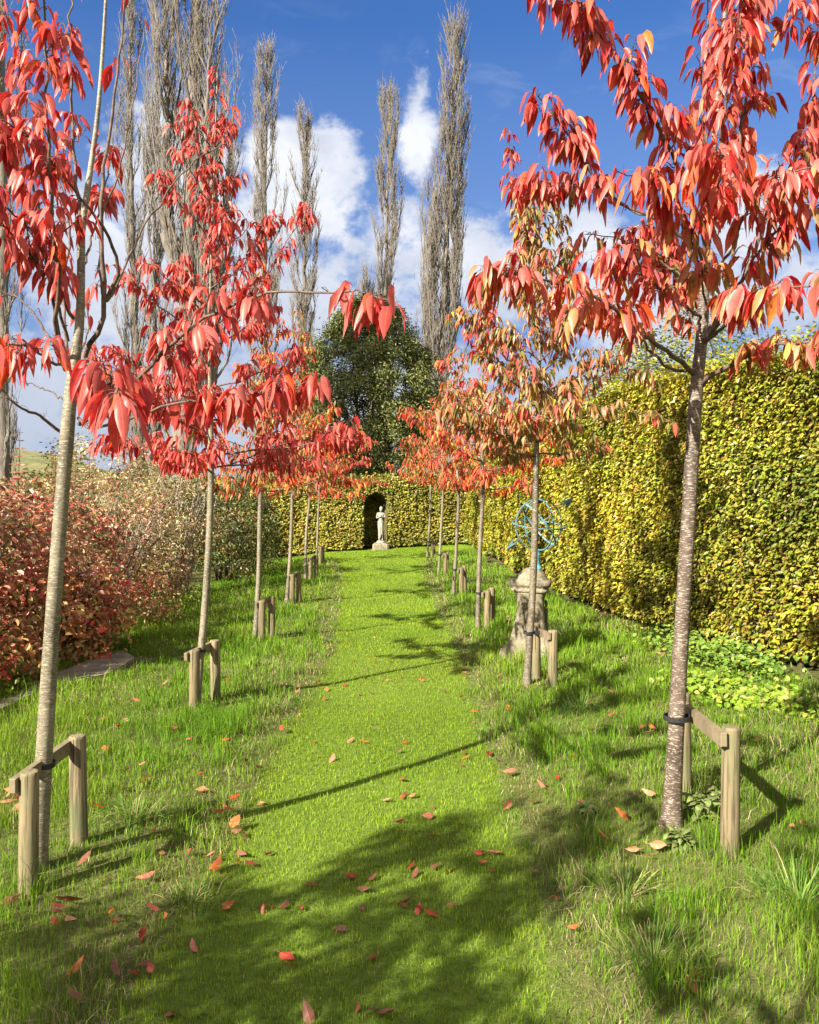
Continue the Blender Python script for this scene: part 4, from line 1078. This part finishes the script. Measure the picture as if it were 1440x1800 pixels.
# ------------------------------------------------------------------ round evergreen
def evergreen():
    r = np.random.default_rng(55); dd = 34.5; c = W(648, 700, dd); o = np.array([c[0], dd, 0.]); o[2] = float(gz(o[0], o[1]))
    root = thing('evergreen_oak', o, 'large round dark evergreen oak behind the far clipped hedge', 'tree', 'trees beyond the hedges')
    mb = MB(); tk = np.array([o - [0, 0, .2], o + [0, 0, 1.2], o + [.1, 0, 2.2]]); tubes(mb, spline(tk, 6), np.linspace(.30, .22, 6), 12)
    ends = []
    for i in range(11):
        az = i * 2.4; p = spline([tk[-1] - [0, 0, .3], tk[-1] + np.array([cos(az) * .6, sin(az) * .5, 1.1]), tk[-1] + np.array([cos(az) * 1.5, sin(az) * 1.4, 2.4 + 2.6 * r.random()])], 10)
        tubes(mb, p, np.linspace(.13, .03, 10), 7)
        tp, tr_ = side_twigs(r, p, .02, 10, .9, .3, 1); tubes(mb, tp, tr_ * 3, 4)
    mb.build('trunk', M['dark_stem'], root, True, o)
    H0, H1 = 1.5, 9.9
    nc = 760; u = r.random(nc); ph = r.uniform(0, 2 * pi, nc)
    R = np.interp(u, [0, .12, .32, .55, .75, .9, 1], [1.6, 2.5, 2.9, 2.9, 2.45, 1.6, .6]) * (.80 + .40 * fbm(ph * 1.6, u * 4, 8, 3)); fr = r.uniform(.35, 1, nc) ** .4
    C = o + np.stack([np.cos(ph) * R * fr, np.sin(ph) * R * fr, H0 + (H1 - H0) * u], 1)
    n = 90000; ci = r.integers(0, nc, n); P = C[ci] + r.normal(0, .21, (n, 3)) * np.array([1, 1, .8])
    ct = (P - (o + [0, 0, 5.2])) * [1, 1, .5]
    col = pick(r, n, [(4, (.095, .11, .028)), (3, (.14, .16, .038)), (1.6, (.21, .23, .065)), (.5, (.2, .17, .05))]) * (.65 + .7 * r.random(nc))[ci][:, None]
    lm = MB(); L = .125 * r.uniform(.6, 1.2, n)
    ovals(lm, P, norm(norm(ct) * .8 + np.array([0, 0, .4]) + r.normal(0, .6, (n, 3))), L, L * .5, col, r)
    lm.build('crown', M['ever_leaf'], root, False, o)
evergreen()

# ------------------------------------------------------------------ poplars
def poplar(px, topy, hw, dd, label, seed, nl=95, fork=None, base_r=.30, thin=1.0, hmax=None, spur=None):
    r = np.random.default_rng(seed); tp = W(px[1], topy, dd); x0 = (px[0] - 720) / F * dd; o = np.array([x0, dd, float(gz(x0, dd))])
    root = thing('poplar_tree', o, label, 'tree', 'bare columnar poplars on the skyline')
    H = tp[2] - o[2]; Rm = hw / F * dd
    lead = spline([[*o[:2], o[2] - .3], o + np.array([(tp[0] - x0) * .4 + r.normal(0, .1), 0, H * .35]), o + np.array([(tp[0] - x0) * .75, r.normal(0, .2), H * .7]), tp], 40)
    lead[1:] += r.normal(0, .025, (39, 3))
    mb = MB(); tubes(mb, lead, base_r * np.linspace(1, .04, 40) ** .9, 9)
    stems = [(lead, 0.0)]
    for (t0, dx, dy, t1, rr_) in (fork or []):
        i0 = int(t0 * 39); p0 = lead[i0]; e = o + np.array([(tp[0] - x0) * t1 + dx, dy, H * t1])
        s2 = spline([p0, p0 * .85 + e * .15 + np.array([dx * .55, dy * .55, 0]), p0 * .45 + e * .55 + np.array([dx * .28, dy * .3, 0]), e], 34); s2[1:] += r.normal(0, .03, (33, 3))
        tubes(mb, s2, base_r * rr_ * np.linspace(1, .08, 34), 8); stems.append((s2, t0))
    mb.build('trunk', M['poplar_bark'], root, True, o)
    lb = []; lr = []
    for (stm, off) in stems:
        n_ = int(nl * 1.0) if off == 0 else nl // 2
        for i in range(n_):
            t = (.05 + .93 * (i + r.random()) / n_); K = len(stm); q = t * (K - 1); j = min(int(q), K - 2); p0 = stm[j] * (1 - (q - j)) + stm[j + 1] * (q - j)
            az = r.uniform(0, 2 * pi); hfrac = (p0[2] - o[2]) / H
            Rl = Rm * np.interp(hfrac, [0, .10, .35, .6, .8, .93, 1], [.45, .85, 1.0, .86, .60, .34, .10]) * r.uniform(.35, 1.1) * (1 if off == 0 else .55)
            up = (1.3 + Rl * r.uniform(2.1, 3.6)); up = min(up, (o[2] + H * 1.0 - p0[2]) * .95 + .35)
            s = np.linspace(0, 1, 7); hz = Rl * (1 - (1 - s) ** 2.1); vt = up * s ** 1.15
            ln = p0 + np.stack([cos(az) * hz, sin(az) * hz, vt], 1); ln[1:] += np.cumsum(r.normal(0, .055, (6, 3)), 0)
            lb.append(ln); lr.append(np.linspace(1, .3, 7) * np.interp(hfrac, [0, 1], [.075, .022]) * r.uniform(.55, 1.2))
    lb = np.array(lb); lr = np.array(lr); bm2 = MB(); tubes(bm2, lb, lr, 5)
    # twigs, then twiglets
    k = int(len(lb) * 22 * thin); i = r.integers(0, len(lb), k); j = r.uniform(.8, 6, k); a = np.floor(j).astype(int).clip(0, 5); f = (j - a)[:, None]
    p0 = lb[i, a] * (1 - f) + lb[i, a + 1] * f; d0 = norm(lb[i, a + 1] - lb[i, a]); az = r.uniform(0, 2 * pi, k)
    d = norm(d0 * 1.0 + np.stack([np.cos(az), np.sin(az), 0 * az], 1) * .34 + np.array([0, 0, .55])); ln_ = r.uniform(.35, 1.25, k)
    s = np.linspace(0, 1, 4)[None, :, None]
    tw = p0[:, None] + d[:, None] * s * ln_[:, None, None] + np.array([0, 0, 1.]) * s ** 2 * ln_[:, None, None] * .12 + r.normal(0, .02, (k, 4, 3)) * (s > 0)
    tubes(bm2, tw, np.array([1, .8, .6, .35])[None] * .015 * dd / 40 * r.uniform(.7, 1.2, (k, 1)), 3)
    k2 = int(k * 1.5); i = r.integers(0, k, k2); a = r.integers(1, 4, k2); p0 = tw[i, a]; az = r.uniform(0, 2 * pi, k2)
    d = norm(np.stack([np.cos(az), np.sin(az), 0 * az], 1) * .45 + np.array([0, 0, 1.])); ln_ = r.uniform(.15, .5, k2)
    t2 = p0[:, None] + d[:, None] * np.linspace(0, 1, 3)[None, :, None] * ln_[:, None, None] + r.normal(0, .01, (k2, 3, 3)) * np.array([0, 1, 1])[None, :, None]
    tubes(bm2, t2, np.array([1, .8, .5])[None] * .0115 * dd / 40 * np.ones((k2, 1)), 3)
    bm2.build('crown', M['poplar_bark'], root, False, o)

poplar((5, 10), -260, 48, 30, 'bare poplar at the left edge of the picture behind the red leaves', 61, 80)
poplar((252, 228), -10, 33, 36, 'thinner bare poplar with a fine twiggy top just left of the forked one', 62, 64, [(.10, .9, .2, .8, .5)], base_r=.26)
poplar((314, 345), -420, 74, 27, 'broadest bare poplar with a thick trunk that forks', 63, 72, [(.36, -.95, .2, .72, .62), (.20, .7, -.3, .66, .5), (.18, 1.2, .3, .50, .4)], base_r=.44, thin=1.0)
poplar((462, 467), 105, 37, 46, 'slender bare poplar standing against the white cloud, left of centre', 64, 80)
poplar((532, 537), 220, 30, 50, 'shortest bare poplar, between the cloud and the slender one', 65, 70, base_r=.24)
poplar((668, 684), 172, 27, 48, 'narrow bare poplar directly behind the round evergreen', 66, 75, [(.18, -.9, 0, .52, .4)], base_r=.26)
poplar((762, 800), 62, 46, 43, 'tall bare poplar to the right of the round evergreen', 67, 84, [(.12, -.75, .1, .62, .5), (.3, .55, .1, .8, .4)], base_r=.30)

# ------------------------------------------------------------------ far hills
def hills():
    xs = np.linspace(-420, 160, 260); ys = np.linspace(150, 420, 60); X, Y = np.meshgrid(xs, ys)
    prof = np.interp(X / Y, [-2, -.5, -.43, -.36, -.28, -.1, .4], [1.1, 1.0, .90, .60, .52, .42, .35])
    Z = (1 - np.cos(np.clip((Y - 150) / 170, 0, 1) * pi)) / 2 * prof * 21 * (1 - .25 * sstep(330, 420, Y))
    Z = Z + (2.4 * (fbm(X / 14, Y / 14, 5, 4) - .4) + 2.0 * (fbm(X / 45, Y / 45, 6, 3) - .4)) * sstep(150, 200, Y) - .5
    i = np.arange(X.size).reshape(X.shape); mb = MB()
    n = fbm(X / 22, Y / 22, 8, 4)[..., None]
    c = np.array([.10, .13, .06]) * (1 - n) + np.array([.24, .20, .10]) * n
    mb.add(np.stack([X, Y, Z], -1), np.stack([i[:-1, :-1], i[:-1, 1:], i[1:, 1:], i[1:, :-1]], -1).reshape(-1, 4), c=c.reshape(-1, 3))
    m, nt, N, L = new_mat('distant_woods'); h = NT(nt); at = h.node('ShaderNodeAttribute', attribute_name='col'); tc = h.node('ShaderNodeTexCoord')
    nz = h.noise(tc.outputs['Object'], .35, 5, .7); cc = h.mix(1, at.outputs['Color'], h.ramp(nz, [(.35, .6), (.65, 1.3)]), 'MULTIPLY')
    p = h.node('ShaderNodeBsdfPrincipled'); L.new(cc, p.inputs['Base Color']); p.inputs['Roughness'].default_value = 1; p.inputs['Specular IOR Level'].default_value = 0
    o = h.node('ShaderNodeOutputMaterial'); L.new(p.outputs[0], o.inputs[0])
    tag(mb.build('hills', m, smooth=True), kind='structure')
hills()

# ------------------------------------------------------------------ paved strip in the grass at the left
def paved():
    up = [(-30, 1252), (30, 1226), (97, 1190), (147, 1170), (190, 1150), (218, 1150), (236, 1160)]
    lo = [(-30, 1268), (30, 1240), (97, 1206), (147, 1200), (190, 1190), (222, 1172), (236, 1163)]
    a = np.array([G(*p) for p in up]); b = np.array([G(*p) for p in lo]); n = len(a); mb = MB()
    top = np.stack([a, (a + b) / 2, b], 1); top[..., 2] += .035; V = np.concatenate([top, (top[:, 2:] - [0, 0, .12]), (top[:, :1] - [0, 0, .12])], 1)
    i = np.arange(n * 5).reshape(n, 5); q = []
    for k, (c, d_) in enumerate(((0, 1), (1, 2), (2, 3), (4, 0))): q.append(np.stack([i[:-1, c], i[:-1, d_], i[1:, d_], i[1:, c]], -1))
    mb.add(V.reshape(-1, 3), np.concatenate(q))
    m = solid_mat('worn_paving', [(.3, (.12, .10, .065)), (.7, (.27, .23, .16))], 6, .95, bump=.8, bscale=30)
    tag(mb.build('path', m), kind='structure')
paved()

# ------------------------------------------------------------------ low plants
def ground_cover(name, pts, n, pal, L, hgt, seed):
    r = np.random.default_rng(seed); mb = MB(); V = np.array([G(*p)[:2] for p in pts]); w = r.dirichlet(np.ones(len(V)) * .35, n)
    xy = w @ V + r.normal(0, .11, (n, 2)); z = gz(xy[:, 0], xy[:, 1]) + hgt * (.25 + .75 * r.random(n)) * (.5 + fbm(xy[:, 0] * 4, xy[:, 1] * 4, seed))
    P = np.concatenate([xy, z[:, None]], 1)
    ovals(mb, P, norm(np.array([-.2, -.25, 1.]) + r.normal(0, .38, (n, 3))), L * r.uniform(.6, 1.2, n), L * .8 * r.uniform(.7, 1.1, n), pick(r, n, pal), r, .12)
    tag(mb.build(name, M['hedge_leaf']), kind='stuff')
LIME = [(3, (.20, .31, .025)), (1.5, (.32, .40, .05)), (2, (.11, .18, .02)), (.4, (.4, .36, .1))]
ground_cover('ground_cover', [(1190, 1180), (1250, 1205), (1330, 1235), (1440, 1245), (1500, 1275), (1420, 1275), (1300, 1262), (1200, 1225), (1160, 1200)], 1200, LIME, .055, .10, 1)
ground_cover('ground_cover', [(262, 1060), (300, 1045), (345, 1042), (350, 1060), (290, 1085), (250, 1090)], 1500, LIME, .06, .16, 2)
ground_cover('ground_cover', [(-20, 1175), (30, 1180), (60, 1200), (20, 1225), (-30, 1240)], 900, LIME, .05, .14, 3)
ground_cover('leaf_litter', [(1010, 1045), (1080, 1100), (1140, 1140), (1230, 1180), (1330, 1220), (1440, 1240), (1380, 1215), (1200, 1160), (1060, 1075)], 700, [(2, (.34, .2, .09)), (2, (.24, .13, .06)), (1, (.42, .32, .15))], .05, .03, 4)

def weed(px, py, label, seed, n=26, L=.10, pal=None, stems=False, h=.0):
    L = L * .62; n = int(n * 1.7)
    r = np.random.default_rng(seed); b = G(px, py); lm = MB(); k = n
    az = r.uniform(0, 2 * pi, k); P = b + np.stack([np.cos(az), np.sin(az), 0 * az], 1) * r.uniform(.0, .05 if h else .015, (k, 1)) + np.array([0, 0, 1.]) * r.uniform(0.01, h + .012, (k, 1))
    D = norm(np.stack([np.cos(az), np.sin(az), 0 * az], 1) + np.array([0, 0, 1.]) * r.uniform(.1, 1.0, (k, 1)))
    leaves(lm, P, D, L * r.uniform(.6, 1.2, k), L * .5 * r.uniform(.8, 1.2, k), r.uniform(.4, .9, k), pick(r, k, pal or [(3, (.08, .20, .04)), (2, (.13, .28, .05))]), r, 6, .3, .3)
    o = lm.build('weed', M['leaf_far'], None, False, b); tag(o, label, 'weed', 'small leafy weeds in the verges')
weed(1035, 1425, 'rosette of dark green weed leaves left of the nearest right stem', 1, 30, .11)
weed(1232, 1440, 'leafy green weed between the nearest right stem and its post', 2, 36, .10, h=.10)
weed(1262, 1420, 'bright green weed tuft against the near right post', 3, 30, .09, h=.08)
weed(1200, 1490, 'weed tuft at the very foot of the nearest right stem', 4, 40, .09, h=.05)
ground_cover('hedge_foot_weeds', [(1150, 1150), (1200, 1172), (1260, 1188), (1310, 1200), (1380, 1222), (1450, 1238), (1400, 1215), (1300, 1185), (1120, 1128), (1060, 1100)], 1300, [(3, (.12, .22, .03)), (2, (.18, .29, .04)), (1, (.28, .33, .05))], .05, .24, 8)
weed(1325, 1165, 'tall nettle-like weed clump growing against the base of the beech hedge', 5, 130, .085, [(3, (.10, .26, .07)), (2, (.16, .34, .10))], h=.34)
weed(1285, 1190, 'small blue-green weed clump left of the nettle-like clump under the beech hedge', 6, 60, .08, [(3, (.10, .26, .09)), (2, (.16, .34, .12))], h=.18)
weed(860, 1000, 'grey-green low bush between the third right tree and the hedge', 7, 120, .10, [(3, (.10, .14, .07)), (2, (.16, .17, .08))], h=.40)
weed(315, 1160, 'pale green rosette in the grass left of the second left stakes', 8, 26, .10)

# ------------------------------------------------------------------ fallen leaves
def fallen():
    r = np.random.default_rng(909); cols = {'scarlet': (.64, .045, .01), 'orange': (.66, .17, .02), 'pink': (.64, .22, .14), 'peach': (.50, .27, .12), 'brown': (.17, .07, .03), 'dark red': (.32, .04, .02), 'yellow': (.55, .42, .12)}
    meshes = {}
    for cn, c in cols.items():
        for v in range(3):
            mb = MB(); k = 1; a = r.uniform(-.3, .8)
            leaves(mb, np.array([[0, -.055, .008]]), norm(np.array([[0, 1., .15 + .2 * v]])), .11, .045 + .01 * v, [.10 + .14 * v], np.array([c]), r, 8, .25 + .45 * r.random(), .25)
            # a short stalk
            tubes(mb, np.array([[0, -.085, .014], [.002, -.07, .010], [0, -.055, .008]]), np.array([.0012, .0014, .0014]), 4, c=np.array(c) * .6)
            ob = mb.build('fallen_leaf', M['leaf']); me = ob.data; bpy.data.objects.remove(ob); meshes[cn, v] = me
    spots = [(508,1690,'scarlet',1.15),(598,1637,'brown',1),(380,1535,'orange',1.15),(372,1518,'pink',.9),(340,1670,'pink',1),(255,1555,'pink',1),(415,1460,'orange',1.1),(272,1473,'scarlet',1),(293,1472,'scarlet',.8),(195,1620,'orange',1),(95,1637,'orange',1),(270,1612,'dark red',1),(258,1378,'orange',1),(185,1328,'orange',1),(412,1410,'scarlet',.9),(395,1310,'scarlet',1),(402,1600,'orange',1),(250,1655,'dark red',1),(680,1412,'peach',1.1),(585,1338,'pink',1),(703,1450,'peach',1.1),(708,1375,'scarlet',1),(615,1547,'scarlet',.9),(550,1562,'dark red',1),(500,1598,'brown',1.1),(640,1570,'brown',1.2),(655,1548,'brown',1),(735,1603,'brown',.9),(868,1505,'pink',1.1),(893,1425,'pink',1.1),(895,1368,'pink',1.1),(816,1328,'peach',1.1),(943,1550,'pink',1),(752,1440,'pink',.9),(765,1470,'orange',.8),(1090,1448,'orange',1.1),(1062,1482,'orange',1),(1140,1407,'peach',1),(1148,1288,'orange',1),(1008,1345,'orange',1),(1218,1745,'pink',1.1),(1112,1508,'orange',1),(1158,1503,'peach',1),(172,1432,'scarlet',1.1),(355,1395,'peach',.9),(130,1770,'brown',1.2),(540,1790,'brown',1.1),(680,1790,'brown',1.2),(200,1725,'brown',1),(135,1718,'orange',1),(20,1600,'brown',1.3),(120,1600,'brown',1.3),(100,1610,'dark red',1.1),(455,1415,'peach',1),(525,1262,'peach',1),(550,1305,'scarlet',1),(495,1290,'scarlet',1.1),(575,1215,'orange',1),(570,1232,'scarlet',1),(680,1198,'yellow',1.1),(616,1305,'peach',1),(641,1307,'orange',1.1),(425,1508,'brown',1),(430,1475,'brown',.9),(440,1525,'dark red',1),(380,1560,'brown',1.1),(335,1510,'dark red',1),(300,1795,'brown',1),(790,1530,'brown',1),(840,1500,'brown',1),(765,1530,'brown',1.2),(860,1330,'dark red',1),(1185,1290,'brown',.8),(1330,1310,'peach',1),(1410,1460,'peach',1),(1022,1420,'scarlet',.8),(950,1390,'pink',.8),(330,1440,'brown',.9),(150,1525,'brown',1.1),(455,1360,'brown',.9),(730,1540,'brown',.7),(20,1400,'orange',1.2),(15,1425,'peach',1.1),(108,1333,'peach',1),(290,1208,'peach',1),(400,1205,'scarlet',1),(240,1238,'dark red',1),(180,1270,'peach',1.1),(310,1290,'dark red',1)]
    for _ in range(110):
        py = 1195 + 560 * r.random() ** 1.7; px = r.uniform(0, 1180) if r.random() < .8 else r.uniform(420, 720)
        if r.random() < .5:
            q = spots[int(r.integers(0, len(spots)))]; px, py = q[0] + r.normal(0, 26), max(1195, q[1] + r.normal(0, 13))
        spots.append((px, py, r.choice(['brown', 'dark red', 'orange', 'scarlet', 'peach', 'pink'], p=[.32, .2, .16, .14, .12, .06]), r.uniform(.55, .95)))
    for _ in range(40):
        spots.append((r.uniform(560, 900), r.uniform(1040, 1230), r.choice(['brown', 'orange', 'dark red', 'peach']), r.uniform(.6, .95)))
    uniq = {0: 'bright scarlet fallen leaf lying alone on the dark mown grass low in the centre', 2: 'large orange fallen leaf left of the path with a pink one touching it', 40: 'pink fallen leaf standing on edge in the grass low at the right', 18: 'pale peach fallen leaf in the middle of the sunlit path', 6: 'orange fallen leaf with a dark one below it at the left path edge', 28: 'long pinkish fallen leaf on the right side of the mown path', 35: 'bright orange fallen leaf left of the nearest right stem', 13: 'orange fallen leaf to the right of the taller near left post'}
    used_first = {}
    for i, (px, py, cn, sc) in enumerate(spots):
        p = G(px, py); pdist = abs(p[0] - path_c(p[1])) - path_w(p[1])
        where = 'mown path' if pdist < 0 else ('rough grass left of the path' if p[0] < path_c(p[1]) else 'rough grass right of the path')
        rngw = 'in the foreground' if py > 1480 else ('at middle distance' if py > 1240 else 'farther off')
        ob = bpy.data.objects.new('fallen_leaf', meshes[cn, int(r.integers(0, 3))]); COL.objects.link(ob)
        lift = .013 if pdist < 0 else .034
        ob.location = (p[0], p[1], p[2] + lift); ob.rotation_euler = (r.normal(0, .3), r.normal(0, .35), r.uniform(0, 2 * pi))
        if r.random() < .2: ob.rotation_euler[0] += pi
        s = sc * r.uniform(.56, .80); ob.scale = (s, s, s)
        if i in uniq: tag(ob, uniq[i], 'leaf')
        else:
            lab = f'{cn} fallen leaf on the {where} {rngw}'; tag(ob, lab, 'leaf', lab.replace('fallen leaf', 'fallen leaves'))
fallen()

# ------------------------------------------------------------------ sky, sun, camera
SUN_AZ = math.atan2(-.69, -.72); SUN_EL = radians(33)
def world():
    w = bpy.data.worlds.new('World'); SC.world = w; w.cycles.sampling_method = 'MANUAL'; w.cycles.sample_map_resolution = 256; w.use_nodes = True; nt = w.node_tree; nt.nodes.clear(); h = NT(nt); L = nt.links
    sky = h.node('ShaderNodeTexSky', sky_type='NISHITA'); sky.sun_disc = False; sky.sun_elevation = SUN_EL; sky.sun_rotation = SUN_AZ % (2 * pi)
    sky.altitude = 60; sky.air_density = 1.0; sky.dust_density = .4; sky.ozone_density = 2.2
    tc = h.node('ShaderNodeTexCoord'); sp = h.node('ShaderNodeSeparateXYZ'); L.new(tc.outputs['Generated'], sp.inputs[0])
    az = h.math('ARCTAN2', sp.outputs[0], sp.outputs[1]); el = h.math('ARCSINE', sp.outputs[2])
    cb = h.node('ShaderNodeCombineXYZ'); L.new(az, cb.inputs[0]); L.new(h.math('MULTIPLY', el, 1.25), cb.inputs[1])
    n1 = h.noise(cb.outputs[0], 7.5, 8, .58, .15); n2 = h.noise(cb.outputs[0], 22, 7, .62, .2)
    nn = h.math('ADD', h.math('MULTIPLY', h.math('SUBTRACT', n1, .5), 2.5), h.math('MULTIPLY', h.math('SUBTRACT', n2, .5), 1.7))
    def pe(px, py):
        x = (px - 720) / F; z = (HY - py) / F; a = math.atan(x); return a, math.atan(z * cos(a))
    total = None
    for (px, py, rx, ry, g) in [(572, 300, 62, 62, 1.2), (490, 275, 58, 62, 1.1), (520, 370, 130, 60, 1.0), (735, 235, 34, 80, .95), (690, 430, 80, 80, .7), (300, 330, 120, 130, 1.0), (180, 480, 160, 150, .9), (500, 540, 330, 90, .9), (860, 480, 170, 100, .9),
                               (1010, 430, 110, 50, .75), (1320, 370, 110, 90, .85), (1180, 540, 300, 90, .85), (720, 780, 1400, 190, .95), (-500, 420, 300, 200, .9), (2300, 450, 500, 160, .8)]:
        a, e = pe(px, py); sx = rx / F * cos(a) ** 2; sy = ry / F
        dx = h.math('DIVIDE', h.math('SUBTRACT', az, a), sx); dy = h.math('DIVIDE', h.math('SUBTRACT', el, e), sy)
        dd_ = h.math('SQRT', h.math('ADD', h.math('MULTIPLY', dx, dx), h.math('MULTIPLY', dy, dy)))
        v = h.math('MULTIPLY', h.math('SUBTRACT', 1.32, dd_), g * 1.0)
        v = h.math('MAXIMUM', v, -.9)
        total = v if total is None else h.math('MAXIMUM', total, v)
    dens = h.math('ADD', total, nn)
    mask = h.node('ShaderNodeMapRange', interpolation_type='SMOOTHSTEP'); L.new(dens, mask.inputs[0]); mask.inputs[1].default_value = .10; mask.inputs[2].default_value = .75
    core = h.node('ShaderNodeMapRange', interpolation_type='SMOOTHSTEP'); L.new(dens, core.inputs[0]); core.inputs[1].default_value = .5; core.inputs[2].default_value = 1.9
    shade = h.math('MULTIPLY', h.math('SUBTRACT', h.noise(cb.outputs[0], 11, 6, .55), .40), 3.2, clamp=True)
    lowf = h.node('ShaderNodeMapRange'); L.new(el, lowf.inputs[0]); lowf.inputs[1].default_value = .05; lowf.inputs[2].default_value = .36
    cw = h.mix(h.math('MULTIPLY', shade, .8), (2.6, 2.66, 2.8), (1.35, 1.55, 2.0))
    cw = h.mix(lowf.outputs[0], (1.45, 1.62, 2.0), cw)
    wisp = h.math('MULTIPLY', h.math('SUBTRACT', h.noise(h.mapping(cb.outputs[0], (1, 2.2, 1)), 9, 7, .6, .6), .55), 1.1, clamp=True)
    wf = h.node('ShaderNodeMapRange'); L.new(el, wf.inputs[0]); wf.inputs[1].default_value = .56; wf.inputs[2].default_value = .40
    m2 = h.math('MAXIMUM', h.math('MULTIPLY', mask.outputs[0], .96), h.math('MULTIPLY', wisp, wf.outputs[0]))
    tint = h.mix(1, sky.outputs[0], (.175, .295, .465), 'MULTIPLY')
    hz = h.node('ShaderNodeMapRange'); L.new(el, hz.inputs[0]); hz.inputs[1].default_value = .52; hz.inputs[2].default_value = .12
    tint = h.mix(h.math('MULTIPLY', hz.outputs[0], .8), tint, (.75, .98, 1.55))
    c = h.mix(m2, tint, cw)
    # bright warm cloud added to the unseen sky behind the viewer as shade fill
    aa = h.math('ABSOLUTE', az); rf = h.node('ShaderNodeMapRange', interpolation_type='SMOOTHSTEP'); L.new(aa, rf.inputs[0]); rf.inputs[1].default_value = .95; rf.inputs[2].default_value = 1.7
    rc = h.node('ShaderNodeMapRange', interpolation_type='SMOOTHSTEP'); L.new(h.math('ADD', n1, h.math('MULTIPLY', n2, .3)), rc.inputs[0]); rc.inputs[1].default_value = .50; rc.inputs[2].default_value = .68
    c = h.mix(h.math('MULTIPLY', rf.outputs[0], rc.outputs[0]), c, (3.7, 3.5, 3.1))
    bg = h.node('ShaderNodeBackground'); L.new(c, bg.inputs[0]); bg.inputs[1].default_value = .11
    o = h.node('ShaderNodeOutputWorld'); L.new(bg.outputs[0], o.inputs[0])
world()
sl = bpy.data.lights.new('sun', 'SUN'); sl.energy = 4.5; sl.angle = radians(.53); sl.color = (1.0, .93, .80)
so = bpy.data.objects.new('sun', sl); COL.objects.link(so)
dv = Vector((sin(SUN_AZ) * cos(SUN_EL), cos(SUN_AZ) * cos(SUN_EL), sin(SUN_EL)))
so.rotation_euler = dv.to_track_quat('Z', 'Y').to_euler(); so.location = dv * 30

cd = bpy.data.cameras.new('camera'); co = bpy.data.objects.new('camera', cd); COL.objects.link(co)
cd.sensor_fit = 'AUTO'; cd.sensor_width = 36; cd.lens = 36 * F / 1800; cd.shift_y = -20 / 1800; cd.clip_start = .05; cd.clip_end = 3000
co.location = (0, 0, CAMZ); co.rotation_euler = (pi / 2, 0, 0)
SC.camera = co
SC.view_settings.view_transform = 'Standard'; SC.view_settings.look = 'None'; SC.view_settings.gamma = 1; SC.view_settings.exposure = 1.8
cy = SC.cycles
cy.max_bounces = 4; cy.diffuse_bounces = 2; cy.glossy_bounces = 1; cy.transmission_bounces = 2; cy.transparent_max_bounces = 4
cy.caustics_reflective = False; cy.caustics_refractive = False; cy.sample_clamp_indirect = 6
